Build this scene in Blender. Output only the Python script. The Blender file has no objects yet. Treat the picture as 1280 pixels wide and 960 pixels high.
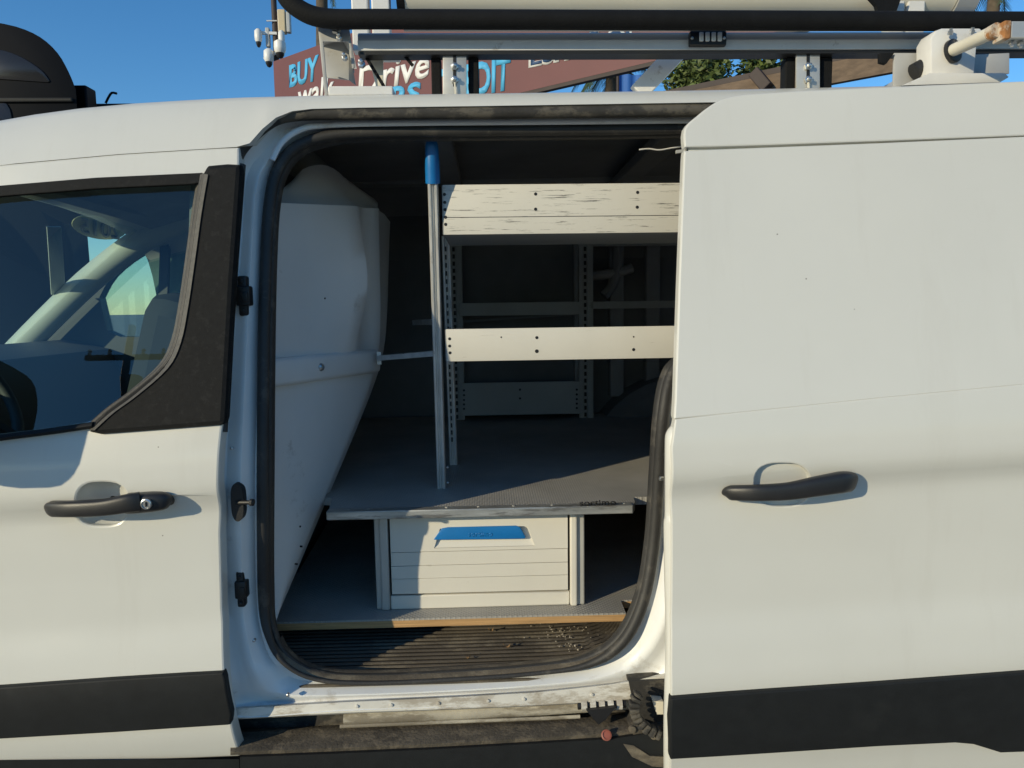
import bpy, bmesh, math, random
import numpy as np
from mathutils import Vector, Matrix
R = math.radians
random.seed(7)
scene = bpy.context.scene
COL = scene.collection

# ------------------------------------------------------------------ camera, sky, sun, exposure
EYE = 1.30
CAM = Vector((0.0, -1.30, EYE))
F = 900.0
ROT = (Matrix.Rotation(R(-1.8), 3, 'Z') @ Matrix.Rotation(R(90 - 6.0), 3, 'X') @ Matrix.Rotation(R(-0.8), 3, 'Z'))
cd = bpy.data.cameras.new('camera')
cd.sensor_width = 36.0
cd.lens = F / 1280 * 36.0
cd.clip_start = 0.02
cd.clip_end = 3000
cam = bpy.data.objects.new('camera', cd)
COL.objects.link(cam)
cam.matrix_world = Matrix.Translation(CAM) @ ROT.to_4x4()
scene.camera = cam

SUN_AZ, SUN_EL = 51.0, 16.0
sund = Vector((-math.sin(R(SUN_AZ)) * math.cos(R(SUN_EL)), -math.cos(R(SUN_AZ)) * math.cos(R(SUN_EL)), math.sin(R(SUN_EL))))
w = bpy.data.worlds.new('World')
scene.world = w
w.use_nodes = True
nt = w.node_tree
sky = nt.nodes.new('ShaderNodeTexSky')
sky.sky_type = 'NISHITA'
sky.sun_disc = False
sky.sun_elevation = R(SUN_EL)
sky.sun_rotation = math.atan2(sund.x, sund.y)
sky.air_density = 1.0
sky.dust_density = 0.0
sky.ozone_density = 4.0
hs = nt.nodes.new('ShaderNodeHueSaturation')
hs.inputs['Saturation'].default_value = 1.18
nt.links.new(sky.outputs[0], hs.inputs['Color'])
nt.links.new(hs.outputs[0], nt.nodes['Background'].inputs[0])
nt.nodes['Background'].inputs[1].default_value = 0.15
sl = bpy.data.lights.new('sun', 'SUN')
sl.energy = 3.5
sl.angle = R(0.5)
sl.color = (1.0, 0.87, 0.60)
so = bpy.data.objects.new('sun', sl)
COL.objects.link(so)
so.rotation_euler = (-sund).to_track_quat('-Z', 'Y').to_euler()
so.location = (-4, -4, 6)
scene.view_settings.view_transform = 'Standard'
scene.view_settings.look = 'None'
scene.view_settings.gamma = 1
scene.view_settings.exposure = 0.12
scene.render.engine = 'CYCLES'

# ------------------------------------------------------------------ pixel helpers (photo is 1280 x 960)
def ray(px, py):
    return ROT @ Vector(((px - 640) / F, (480 - py) / F, -1.0))
def P(px, py, Y):
    d = ray(px, py)
    return CAM + d * ((Y - CAM.y) / d.y)
def PZ(px, py, Z):
    d = ray(px, py)
    return CAM + d * ((Z - CAM.z) / d.z)
def PX(px, py, X):
    d = ray(px, py)
    return CAM + d * ((X - CAM.x) / d.x)
def PL(px, py, p0, n):
    d = ray(px, py)
    return CAM + d * ((p0 - CAM).dot(n) / d.dot(n))
def proj(p):
    q = ROT.transposed() @ (Vector(p) - CAM)
    return (640 + F * q.x / -q.z, 480 - F * q.y / -q.z)

WEDGE = 0.04
_ps = np.array([-1.3, -1.0, -.86, -.78, -.70, -.66, -.60, -.55, -.45, -.36, -.335, -.30, -.285, -.24, -.19, -.12, 0, .12, .27, .33, .37, .40, .43, .6])
_py = np.array([.10, .075, .035, .006, -.010, -.013, -.006, .003, .003, -.001, -.002, -.021, -.0235, -.021, -.013, .004, .030, .056, .090, .106, .122, .142, .172, .45])
_gs = np.linspace(-1.3, .6, 1901)
_gy = np.interp(_gs, _ps, _py)
_k = np.exp(-0.5 * (np.arange(-40, 41) / 7.0) ** 2); _k /= _k.sum()
_gy = np.convolve(np.pad(_gy, 40, 'edge'), _k, 'valid')
def skin(s):
    return float(np.interp(s, _gs, _gy))
def SOF(x, z):
    return z - EYE - WEDGE * x
def PS(px, py, off=0.0):
    Y = 0.0
    for _ in range(12):
        p = P(px, py, Y)
        Y = skin(SOF(p.x, p.z)) + off
    return P(px, py, Y)

# ------------------------------------------------------------------ object helpers
def thing(name, label, cat, loc=(0, 0, 0), group=None):
    o = bpy.data.objects.new(name, None)
    o.empty_display_size = 0.1
    COL.objects.link(o)
    o.location = loc
    o['label'] = label
    o['category'] = cat
    if group:
        o['group'] = group
    return o
def adopt(o, parent):
    if parent is None:
        return
    o.parent = parent
    l = parent.location
    o.matrix_parent_inverse = Matrix.Translation(-l) if parent.type == 'EMPTY' else Matrix.Identity(4)
def mesh_obj(name, verts, faces, mat, parent=None, smooth=None, label=None):
    me = bpy.data.meshes.new(name)
    me.from_pydata([tuple(v) for v in verts], [], [tuple(f) for f in faces])
    return fin(name, me, mat, parent, smooth, label)
def fin(name, me, mat, parent=None, smooth=None, label=None, fixn=True):
    if fixn:
        bm = bmesh.new(); bm.from_mesh(me)
        bmesh.ops.remove_doubles(bm, verts=bm.verts, dist=1e-6)
        bmesh.ops.recalc_face_normals(bm, faces=bm.faces)
        bm.to_mesh(me); bm.free()
    if smooth:
        for p in me.polygons:
            p.use_smooth = True
        me.set_sharp_from_angle(angle=R(smooth))
    me.materials.append(mat)
    o = bpy.data.objects.new(name, me)
    COL.objects.link(o)
    adopt(o, parent)
    if label:
        o['label'] = label
    return o
def tag(o, label, cat, group=None, kind=None):
    o['label'] = label; o['category'] = cat
    if group: o['group'] = group
    if kind: o['kind'] = kind
    return o

class MB:
    def __init__(s):
        s.v = []; s.f = []
    def add(s, vs, fs):
        b = len(s.v)
        s.v += [Vector(v) for v in vs]
        s.f += [[b + i for i in f] for f in fs]
        return s
    def box(s, a, b, bev=0.0):
        a = Vector(a); b = Vector(b)
        lo = Vector((min(a.x, b.x), min(a.y, b.y), min(a.z, b.z))); hi = Vector((max(a.x, b.x), max(a.y, b.y), max(a.z, b.z)))
        return s.obox((lo + hi) / 2, (hi - lo) / 2, Matrix.Identity(3), bev)
    def obox(s, c, h, M, bev=0.0):
        c = Vector(c)
        if bev <= 0:
            vs = [c + M @ Vector((h[0] * i, h[1] * j, h[2] * k)) for i in (-1, 1) for j in (-1, 1) for k in (-1, 1)]
            return s.add(vs, [(0, 1, 3, 2), (4, 6, 7, 5), (0, 4, 5, 1), (2, 3, 7, 6), (0, 2, 6, 4), (1, 5, 7, 3)])
        bm = bmesh.new()
        bmesh.ops.create_cube(bm, size=2)
        for v in bm.verts:
            v.co = Vector((v.co.x * h[0], v.co.y * h[1], v.co.z * h[2]))
        bmesh.ops.bevel(bm, geom=list(bm.edges), offset=min(bev, min(h) * .9), segments=2, profile=.5, affect='EDGES')
        bm.verts.index_update()
        vs = [c + M @ v.co for v in bm.verts]
        fs = [[v.index for v in f.verts] for f in bm.faces]
        bm.free()
        return s.add(vs, fs)
    def bar(s, p, q, w, h, up=(0, 0, 1), bev=0.0):
        p = Vector(p); q = Vector(q)
        z = (q - p); L = z.length; z.normalize()
        x = Vector(up).cross(z)
        if x.length < 1e-4:
            x = Vector((1, 0, 0))
        x.normalize(); y = z.cross(x)
        M = Matrix((x, y, z)).transposed()
        return s.obox((p + q) / 2, (w / 2, h / 2, L / 2), M, bev)
    def cyl(s, p, q, r, n=16, r2=None):
        p = Vector(p); q = Vector(q)
        return s.sweep([p, q], [(r, r), (r2 if r2 is not None else r,) * 2], n)
    def sweep(s, path, rad, n=12, up=None, caps=True, closed=False):
        path = [Vector(p) for p in path]
        m = len(path)
        if not isinstance(rad, list):
            rad = [(rad, rad)] * m
        rad = [(r, r) if not isinstance(r, tuple) else r for r in rad]
        rings = []
        nx = None
        for i in range(m):
            if closed:
                t = path[(i + 1) % m] - path[i - 1]
            else:
                t = path[min(i + 1, m - 1)] - path[max(i - 1, 0)]
            t.normalize()
            if up is not None:
                x = Vector(up).cross(t)
            elif nx is None:
                a = Vector((0, 0, 1)) if abs(t.z) < .9 else Vector((1, 0, 0))
                x = a.cross(t)
            else:
                x = nx - t * nx.dot(t)
            x.normalize(); nx = x
            y = t.cross(x)
            rings.append([path[i] + x * rad[i][0] * math.cos(2 * math.pi * k / n) + y * rad[i][1] * math.sin(2 * math.pi * k / n) for k in range(n)])
        return s.loft(rings, True, closed, caps and not closed)
    def loft(s, rings, wrap=False, closed=False, caps=False):
        b = len(s.v); n = len(rings[0])
        for r in rings:
            s.v += [Vector(v) for v in r]
        m = len(rings)
        for i in range(m if closed else m - 1):
            j = (i + 1) % m
            for k in range(n if wrap else n - 1):
                l = (k + 1) % n
                s.f.append([b + i * n + k, b + i * n + l, b + j * n + l, b + j * n + k])
        if caps:
            s.f.append([b + k for k in range(n)][::-1])
            s.f.append([b + (m - 1) * n + k for k in range(n)])
        return s
    def prism(s, pts, vec):
        n = len(pts); vec = Vector(vec)
        vs = [Vector(p) for p in pts] + [Vector(p) + vec for p in pts]
        fs = [list(range(n)), list(range(n, 2 * n))[::-1]] + [[i, (i + 1) % n, n + (i + 1) % n, n + i] for i in range(n)]
        return s.add(vs, fs)
    def lathe(s, c, axis, prof, n=24):
        c = Vector(c); z = Vector(axis).normalized()
        x = z.orthogonal().normalized(); y = z.cross(x)
        rings = [[c + z * h + (x * math.cos(2 * math.pi * k / n) + y * math.sin(2 * math.pi * k / n)) * r for k in range(n)] for r, h in prof]
        return s.loft(rings, True, False, True)
    def obj(s, name, mat, parent=None, smooth=20, label=None):
        return mesh_obj(name, s.v, s.f, mat, parent, smooth, label)

def crom(pts, n=6, closed=False):
    pts = [Vector(p) for p in pts]
    m = len(pts); out = []
    rng = range(m) if closed else range(m - 1)
    for i in rng:
        if closed:
            a, b, c, d = pts[i - 1], pts[i], pts[(i + 1) % m], pts[(i + 2) % m]
        else:
            a, b, c, d = pts[max(i - 1, 0)], pts[i], pts[i + 1], pts[min(i + 2, m - 1)]
        for k in range(n):
            t = k / n
            out.append(0.5 * ((2 * b) + (c - a) * t + (2 * a - 5 * b + 4 * c - d) * t * t + (3 * b - a - 3 * c + d) * t ** 3))
    if not closed:
        out.append(pts[-1])
    return out
def sm(pl, n=5, closed=False):
    return [(v.x, v.y) for v in crom([(a, b, 0) for a, b in pl], n, closed)]

def rim(bm, thick, cham, push):
    """give an open sheet a rounded lip and an edge of real thickness"""
    be = [e for e in bm.edges if e.is_boundary]
    nrm = {}
    for e in be:
        f = e.link_faces[0]
        mid = (e.verts[0].co + e.verts[1].co) / 2
        d = e.verts[1].co - e.verts[0].co
        n = d.cross(f.normal)
        if n.dot(mid - f.calc_center_median()) < 0:
            n = -n
        if n.length > 1e-9:
            n.normalize()
            for v in e.verts:
                nrm[v.index] = nrm.get(v.index, Vector()) + n
    base = {v.index: v.co.copy() for v in bm.verts}
    root = {v: v.index for v in bm.verts}
    for o, dpt in ((.7, .3), (1.0, 1.0), (1.0, None)):
        r = bmesh.ops.extrude_edge_only(bm, edges=be)
        nv = set(g for g in r['geom'] if isinstance(g, bmesh.types.BMVert))
        be = [g for g in r['geom'] if isinstance(g, bmesh.types.BMEdge) and g.verts[0] in nv and g.verts[1] in nv]
        lay = {}
        for v in nv:
            src = [e.other_vert(v) for e in v.link_edges if e.other_vert(v) not in nv][0]
            key = root[src]
            lay[v] = key
            n = nrm.get(key, Vector())
            n = n.normalized() if n.length > 1e-6 else n
            dd = thick if dpt is None else cham * dpt
            v.co = base[key] + n * (cham * o) + push * dd
        root = lay

def skin_panel(name, outer, mat, parent=None, holes=(), off=0.0, thick=.014, cham=.003, ds=.015, dx=.1, smooth=16, label=None, srange=None, jit=None):
    bm = bmesh.new()
    loops = [outer] + list(holes)
    edges = []
    for lp in loops:
        # densify then put on the skin
        dense = []
        for i in range(len(lp)):
            a = lp[i]; b = lp[(i + 1) % len(lp)]
            n = max(1, int(math.hypot(b[0] - a[0], b[1] - a[1]) / 45))
            for k in range(n):
                dense.append((a[0] + (b[0] - a[0]) * k / n, a[1] + (b[1] - a[1]) * k / n))
        vs = []
        for q in dense:
            p = PS(q[0], q[1], off)
            vs.append(bm.verts.new((p.x, 0, SOF(p.x, p.z))))
        for i in range(len(vs)):
            edges.append(bm.edges.new((vs[i], vs[(i + 1) % len(vs)])))
    bmesh.ops.triangle_fill(bm, use_beauty=True, edges=edges, normal=(0, -1, 0))
    ss = [v.co.z for v in bm.verts]; xs = [v.co.x for v in bm.verts]
    s = math.ceil(min(ss) / ds) * ds
    while s < max(ss):
        bmesh.ops.bisect_plane(bm, geom=bm.verts[:] + bm.edges[:] + bm.faces[:], plane_co=(0, 0, s + 1e-5), plane_no=(0, 0, 1), dist=1e-6)
        s += ds
    x = math.ceil(min(xs) / dx) * dx
    while x < max(xs):
        bmesh.ops.bisect_plane(bm, geom=bm.verts[:] + bm.edges[:] + bm.faces[:], plane_co=(x + 1e-5, 0, 0), plane_no=(1, 0, 0), dist=1e-6)
        x += dx
    for v in bm.verts:
        X, S = v.co.x, v.co.z
        yy = skin(S) + off
        if jit:
            yy += jit(X, S)
        v.co = Vector((X, yy, S + EYE + WEDGE * X))
    bm.normal_update()
    for f in bm.faces:
        if f.normal.y > 0:
            f.normal_flip()
    bm.verts.index_update()
    rim(bm, thick, cham, Vector((0, 1, 0)))
    me = bpy.data.meshes.new(name)
    bmesh.ops.recalc_face_normals(bm, faces=bm.faces)
    bm.to_mesh(me); bm.free()
    # make sure the front looks at -Y
    big = max(me.polygons, key=lambda p: p.area)
    if big.normal.y > 0:
        me.flip_normals()
    return fin(name, me, mat, parent, smooth, label, fixn=False)

def plate(name, outer3, vec, mat, parent=None, holes3=(), bev=0.0, smooth=35, label=None):
    """flat outline (with holes) given real thickness"""
    bm = bmesh.new(); edges = []
    for lp in [outer3] + list(holes3):
        vs = [bm.verts.new(Vector(p)) for p in lp]
        for i in range(len(vs)):
            edges.append(bm.edges.new((vs[i], vs[(i + 1) % len(vs)])))
    bmesh.ops.triangle_fill(bm, use_beauty=True, edges=edges)
    r = bmesh.ops.extrude_face_region(bm, geom=bm.faces[:])
    for g in r['geom']:
        if isinstance(g, bmesh.types.BMVert):
            g.co += Vector(vec)
    bmesh.ops.recalc_face_normals(bm, faces=bm.faces)
    if bev > 0:
        ed = [e for e in bm.edges if len(e.link_faces) == 2 and e.calc_face_angle(0) > R(40)]
        bmesh.ops.bevel(bm, geom=ed, offset=bev, segments=2, profile=.5, affect='EDGES', clamp_overlap=True)
    me = bpy.data.meshes.new(name)
    bm.to_mesh(me); bm.free()
    return fin(name, me, mat, parent, smooth, label, fixn=False)

def text_px(name, body, quad, pos, mat, parent, depth_vec, shear=0.0, bold=0.0, flip=False):
    """lettering laid onto a real plane: quad = TL, TR, BR, BL in photo pixels; pos(px,py) -> 3D"""
    cu = bpy.data.curves.new('lettering', 'FONT')
    cu.body = body; cu.size = 1; cu.shear = shear; cu.offset = bold; cu.resolution_u = 3
    to = bpy.data.objects.new('lettering_tmp', cu)
    COL.objects.link(to)
    bpy.context.view_layer.update()
    me = bpy.data.meshes.new_from_object(to.evaluated_get(bpy.context.evaluated_depsgraph_get()))
    bpy.data.objects.remove(to); bpy.data.curves.remove(cu)
    xs = [v.co.x for v in me.vertices]; ys = [v.co.y for v in me.vertices]
    x0, x1, y0, y1 = min(xs), max(xs), min(ys), max(ys)
    for v in me.vertices:
        u = (v.co.x - x0) / (x1 - x0); t = (v.co.y - y0) / (y1 - y0)
        if flip: u = 1 - u
        TL, TR, BR, BL = quad
        px = (TL[0] * (1 - u) + TR[0] * u) * t + (BL[0] * (1 - u) + BR[0] * u) * (1 - t)
        py = (TL[1] * (1 - u) + TR[1] * u) * t + (BL[1] * (1 - u) + BR[1] * u) * (1 - t)
        v.co = pos(px, py)
    bm = bmesh.new(); bm.from_mesh(me)
    bmesh.ops.remove_doubles(bm, verts=bm.verts, dist=1e-5)
    r = bmesh.ops.extrude_face_region(bm, geom=bm.faces[:])
    for g in r['geom']:
        if isinstance(g, bmesh.types.BMVert):
            g.co += Vector(depth_vec)
    bmesh.ops.recalc_face_normals(bm, faces=bm.faces)
    bm.to_mesh(me); bm.free()
    return fin(name, me, mat, parent, None, None, fixn=False)

# ------------------------------------------------------------------ materials
def mat(name, col, rough=.5, metal=0.0, var=0.0, vscale=6.0, bump=0.0, bscale=80.0, coat=0.0, spec=.5, stretch=(1, 1, 1), dark=None, darkscale=20.0, darkthr=.62, darkamt=.7, darkstretch=(1, 1, 1), rvar=0.0, speck=0.0):
    m = bpy.data.materials.new(name); m.use_nodes = True
    t = m.node_tree; b = t.nodes['Principled BSDF']
    L = t.links.new
    b.inputs['Roughness'].default_value = rough
    b.inputs['Metallic'].default_value = metal
    b.inputs['Specular IOR Level'].default_value = spec
    b.inputs['Coat Weight'].default_value = coat
    b.inputs['Coat Roughness'].default_value = .10
    tc = t.nodes.new('ShaderNodeTexCoord')
    def noise(scale, stretch, detail=5, rgh=.6):
        mp = t.nodes.new('ShaderNodeMapping'); mp.inputs['Scale'].default_value = stretch
        L(tc.outputs['Object'], mp.inputs[0])
        n = t.nodes.new('ShaderNodeTexNoise'); n.inputs['Scale'].default_value = scale; n.inputs['Detail'].default_value = detail; n.inputs['Roughness'].default_value = rgh
        L(mp.outputs[0], n.inputs['Vector'])
        return n.outputs['Fac']
    def ramp(fac, a, bb):
        mr = t.nodes.new('ShaderNodeMapRange'); mr.inputs[1].default_value = a; mr.inputs[2].default_value = bb
        L(fac, mr.inputs[0])
        return mr.outputs[0]
    def mixc(fac, A, B):
        mx = t.nodes.new('ShaderNodeMix'); mx.data_type = 'RGBA'
        if hasattr(fac, 'links'): L(fac, mx.inputs[0])
        else: mx.inputs[0].default_value = fac
        for sock, val in ((mx.inputs[6], A), (mx.inputs[7], B)):
            if hasattr(val, 'links'): L(val, sock)
            else: sock.default_value = (*val, 1)
        return mx.outputs[2]
    c = tuple(col)
    out = None
    if var > 0:
        lo = tuple(x * (1 - var) for x in c); hi = tuple(min(1, x * (1 + var * .6)) for x in c)
        out = mixc(ramp(noise(vscale, stretch), .3, .7), lo, hi)
    if dark is not None:
        f = ramp(noise(darkscale, darkstretch, 7, .7), darkthr, darkthr + .08)
        mu = t.nodes.new('ShaderNodeMath'); mu.operation = 'MULTIPLY'; mu.inputs[1].default_value = darkamt
        L(f, mu.inputs[0])
        out = mixc(mu.outputs[0], out if out is not None else c, dark)
    if speck > 0:
        vo = t.nodes.new('ShaderNodeTexVoronoi'); vo.inputs['Scale'].default_value = 14
        L(tc.outputs['Object'], vo.inputs['Vector'])
        f = ramp(vo.outputs['Distance'], .024, .014)
        # only some cells
        sp = t.nodes.new('ShaderNodeSeparateColor'); L(vo.outputs['Color'], sp.inputs[0])
        g = ramp(sp.outputs[0], .55, .56)
        mu = t.nodes.new('ShaderNodeMath'); mu.operation = 'MULTIPLY'; L(f, mu.inputs[0]); L(g, mu.inputs[1])
        mu2 = t.nodes.new('ShaderNodeMath'); mu2.operation = 'MULTIPLY'; L(mu.outputs[0], mu2.inputs[0]); mu2.inputs[1].default_value = speck
        out = mixc(mu2.outputs[0], out if out is not None else c, (.12, .10, .08))
    if out is None:
        b.inputs['Base Color'].default_value = (*c, 1)
    else:
        L(out, b.inputs['Base Color'])
    if rvar > 0:
        f = noise(vscale * 2.3, stretch)
        mr = t.nodes.new('ShaderNodeMapRange'); mr.inputs[1].default_value = .3; mr.inputs[2].default_value = .7
        mr.inputs[3].default_value = max(0, rough - rvar); mr.inputs[4].default_value = min(1, rough + rvar)
        L(f, mr.inputs[0]); L(mr.outputs[0], b.inputs['Roughness'])
    if bump > 0:
        bp = t.nodes.new('ShaderNodeBump'); bp.inputs['Strength'].default_value = bump; bp.inputs['Distance'].default_value = .002
        L(noise(bscale, (1, 1, 1), 3, .5), bp.inputs['Height']); L(bp.outputs[0], b.inputs['Normal'])
    return m

def glass(name, tint, refl=1.0, rough=0.0):
    m = bpy.data.materials.new(name); m.use_nodes = True
    t = m.node_tree; t.nodes.clear(); L = t.links.new
    o = t.nodes.new('ShaderNodeOutputMaterial'); mx = t.nodes.new('ShaderNodeMixShader')
    tr = t.nodes.new('ShaderNodeBsdfTransparent'); tr.inputs[0].default_value = (*tint, 1)
    gl = t.nodes.new('ShaderNodeBsdfGlossy'); gl.inputs['Roughness'].default_value = rough
    gl.inputs[0].default_value = (refl, refl, refl, 1)
    lw = t.nodes.new('ShaderNodeLayerWeight'); lw.inputs[0].default_value = .5   # Schlick: same from both sides of a thin pane
    pw = t.nodes.new('ShaderNodeMath'); pw.operation = 'POWER'; pw.inputs[1].default_value = 5
    L(lw.outputs['Facing'], pw.inputs[0])
    fr = t.nodes.new('ShaderNodeMath'); fr.operation = 'MULTIPLY_ADD'; fr.inputs[1].default_value = .92; fr.inputs[2].default_value = .08
    L(pw.outputs[0], fr.inputs[0])
    L(fr.outputs[0], mx.inputs[0]); L(tr.outputs[0], mx.inputs[1]); L(gl.outputs[0], mx.inputs[2]); L(mx.outputs[0], o.inputs[0])
    return m

M = {}
M['paint'] = mat('white_paint', (.655, .65, .598), .38, var=.04, vscale=2.2, coat=.45, rvar=.08, speck=.8, dark=(.48, .45, .38), darkscale=5, darkthr=.55, darkamt=.07, darkstretch=(2.2, 1, .3))
M['jamb'] = mat('jamb_paint', (.80, .81, .80), .42, var=.08, vscale=5, coat=.2, dark=(.36, .31, .24), darkscale=9, darkthr=.58, darkamt=.4)
M['sill'] = mat('dusty_sill_paint', (.68, .66, .60), .55, var=.15, vscale=9, dark=(.30, .25, .18), darkscale=14, darkthr=.50, darkamt=.7, darkstretch=(.5, 1, 1.5))
M['rail'] = mat('dusty_slide_rail', (.42, .385, .31), .7, var=.25, vscale=10, bump=.3, bscale=120, dark=(.14, .115, .08), darkscale=12, darkthr=.5, darkamt=.75, darkstretch=(.4, 1, 2))
M['trim'] = mat('black_trim', (.012, .0135, .0145), .66, spec=.3, var=.2, vscale=30, bump=.25, bscale=900, dark=(.022, .023, .023), darkscale=6, darkthr=.6, darkamt=.4)
M['sail'] = mat('grained_black_plastic', (.008, .0086, .009), .65, spec=.2, var=.3, vscale=90, bump=.5, bscale=1300, dark=(.022, .022, .021), darkscale=60, darkthr=.55, darkamt=.5)
M['bevel'] = mat('sunlit_trim_bevel', (.085, .080, .070), .55, var=.3, vscale=120, bump=.4, bscale=900)  # paler than the corner trim: sunlight on this edge is put into the colour
M['handle'] = mat('black_handle_plastic', (.02, .02, .021), .42, var=.2, vscale=25, bump=.15, bscale=700)
M['rubber'] = mat('seal_rubber', (.030, .029, .028), .6, var=.3, vscale=12, bump=.3, bscale=160, dark=(.10, .09, .075), darkscale=22, darkthr=.56, darkamt=.5)
M['dusty'] = mat('dusty_rubber', (.036, .034, .031), .8, var=.4, vscale=18, bump=.5, bscale=120, dark=(.13, .115, .09), darkscale=26, darkthr=.5, darkamt=.6, darkstretch=(.6, 1, 1))
M['grime'] = mat('grimy_ledge', (.085, .072, .055), .9, var=.45, vscale=14, bump=.8, bscale=140, dark=(.17, .14, .10), darkscale=30, darkthr=.5, darkamt=.6)
M['black'] = mat('black_plastic', (.012, .012, .013), .5, bump=.2, bscale=300)
M['mat'] = mat('ribbed_step_rubber', (.105, .088, .066), .85, var=.45, vscale=5, bump=.5, bscale=180, dark=(.21, .18, .13), darkscale=14, darkthr=.5, darkamt=.6, darkstretch=(.5, 1, 1))
M['partition'] = mat('partition_grey_plastic', (.74, .75, .74), .45, var=.06, vscale=3, bump=.15, bscale=260, dark=(.40, .39, .36), darkscale=11, darkthr=.64, darkamt=.5)
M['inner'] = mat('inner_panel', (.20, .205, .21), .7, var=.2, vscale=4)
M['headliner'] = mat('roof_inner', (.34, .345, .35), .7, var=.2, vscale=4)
M['tray'] = mat('cream_enamel_tray', (.60, .585, .53), .42, var=.06, vscale=5, dark=(.045, .043, .04), darkscale=11, darkthr=.565, darkamt=.85, darkstretch=(1.0, 1, 17))
M['tray2'] = mat('cream_enamel_tray_clean', (.60, .585, .53), .42, var=.06, vscale=5, dark=(.10, .09, .075), darkscale=9, darkthr=.63, darkamt=.7, darkstretch=(.8, 1, 15))
M['traygrey'] = mat('grey_enamel_tray', (.42, .43, .42), .5, var=.1, vscale=5)
M['alu'] = mat('aluminium', (.66, .66, .63), .40, metal=.35, var=.2, vscale=8, rvar=.1, stretch=(8, 8, .6), dark=(.2, .2, .19), darkscale=9, darkthr=.6, darkamt=.6, darkstretch=(6, 6, .8))
M['alu_edge'] = mat('worn_aluminium_edge', (.55, .55, .52), .42, metal=.7, var=.35, vscale=14, stretch=(.7, 1, 5), dark=(.16, .15, .14), darkscale=16, darkthr=.55, darkamt=.7, darkstretch=(.5, 1, 4))
M['steel'] = mat('galvanised_steel', (.55, .57, .58), .4, metal=.6, var=.2, vscale=30)
M['blue'] = mat('blue_plastic', (.006, .16, .46), .42, var=.12, vscale=12)
M['drawer'] = mat('cream_drawer_plastic', (.69, .66, .58), .48, var=.05, vscale=4, bump=.08, bscale=400, dark=(.42, .38, .30), darkscale=17, darkthr=.66, darkamt=.55)
M['cab_alu'] = mat('satin_grey_profile', (.50, .49, .45), .45, metal=.25, var=.08, vscale=6)
M['ply'] = mat('plywood_edge', (.50, .30, .13), .7, var=.3, vscale=30, stretch=(.3, 1, 9), dark=(.2, .11, .05), darkscale=40, darkthr=.6, darkamt=.6, darkstretch=(.3, 1, 6))
M['rackw'] = mat('white_rack_enamel', (.70, .69, .66), .42, var=.08, vscale=12, dark=(.33, .27, .20), darkscale=18, darkthr=.64, darkamt=.6)
M['rackg'] = mat('grey_rack_aluminium', (.55, .55, .53), .4, metal=.45, var=.1, vscale=10, stretch=(.4, 1, 3))
M['rackg2'] = mat('grey_painted_bracket', (.42, .42, .41), .5, var=.12, vscale=14, dark=(.25, .21, .16), darkscale=20, darkthr=.6, darkamt=.5)
M['foam'] = mat('black_foam_sleeve', (.006, .0065, .0075), .8, spec=.25, var=.3, vscale=40, bump=.4, bscale=260)
M['pvc'] = mat('cream_tube', (.74, .69, .56), .4, var=.05, vscale=5)
M['rust'] = mat('rusty_steel', (.34, .15, .05), .8, var=.4, vscale=60, bump=.5, bscale=200, dark=(.6, .55, .45), darkscale=25, darkthr=.52, darkamt=.8)
M['chrome'] = mat('bolt_metal', (.6, .6, .58), .3, metal=.9, var=.2, vscale=60)
M['lens'] = mat('clear_led_lens', (.75, .76, .74), .15, coat=1)
M['red'] = mat('faded_red_plug', (.30, .09, .06), .5, var=.2, vscale=60)
M['leafdry'] = mat('dry_leaf', (.30, .18, .08), .8, var=.3, vscale=60)
M['grit'] = mat('pale_grit', (.45, .40, .32), .9, var=.3, vscale=80)
M['cabtrim'] = mat('pale_cab_trim', (.52, .53, .47), .6, var=.04)
M['dash'] = mat('dark_dashboard', (.09, .092, .095), .6)
M['seat'] = mat('dark_seat_cloth', (.03, .031, .034), .85)
M['truck'] = mat('black_truck_paint', (.002, .0024, .0035), .45, var=.2, spec=.12)
M['tyre'] = mat('tyre_rubber', (.02, .02, .02), .85)
M['rim'] = mat('wheel_steel', (.45, .45, .45), .4, metal=.6)
M['glass'] = glass('tinted_side_glass', (.80, .96, .91), .66)
M['glass_clear'] = glass('windscreen_glass', (.80, .90, .88), .8)
M['glass_dark'] = mat('dark_truck_glass', (.02, .02, .022), .2, spec=.4)
M['maroon'] = mat('maroon_fascia', (.135, .040, .040), .6, var=.08, vscale=2)
M['signblue'] = mat('sky_blue_lettering', (.09, .44, .72), .6)
M['signwhite'] = mat('white_lettering', (.78, .76, .72), .6)
M['signnavy'] = mat('navy_lettering', (.03, .07, .16), .6)
M['timber'] = mat('weathered_timber', (.15, .105, .07), .85, var=.35, vscale=9, stretch=(1, 1, 3), bump=.6, bscale=30)
M['pole'] = mat('dark_pole', (.05, .035, .03), .7, var=.2)
M['beige'] = mat('beige_box', (.55, .45, .28), .5)
M['camwhite'] = mat('white_camera_housing', (.75, .74, .70), .4)
M['bark'] = mat('bark', (.10, .075, .05), .9, var=.3, vscale=8, bump=.6, bscale=30)
M['leaf'] = mat('leaf_green', (.10, .135, .032), .6, var=.5, vscale=2.5)
M['palm'] = mat('palm_green', (.045, .075, .03), .6, var=.4, vscale=3)
M['banner'] = mat('blue_banner_cloth', (.03, .13, .42), .7)
M['sticker'] = mat('pale_sticker', (.50, .46, .22), .6)
M['stickertext'] = mat('sticker_digits', (.16, .15, .10), .6)
M['asphalt'] = mat('asphalt', (.26, .245, .22), .9, var=.25, vscale=1.2, bump=.5, bscale=60, dark=(.33, .31, .28), darkscale=.6, darkthr=.52, darkamt=.5)

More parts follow.
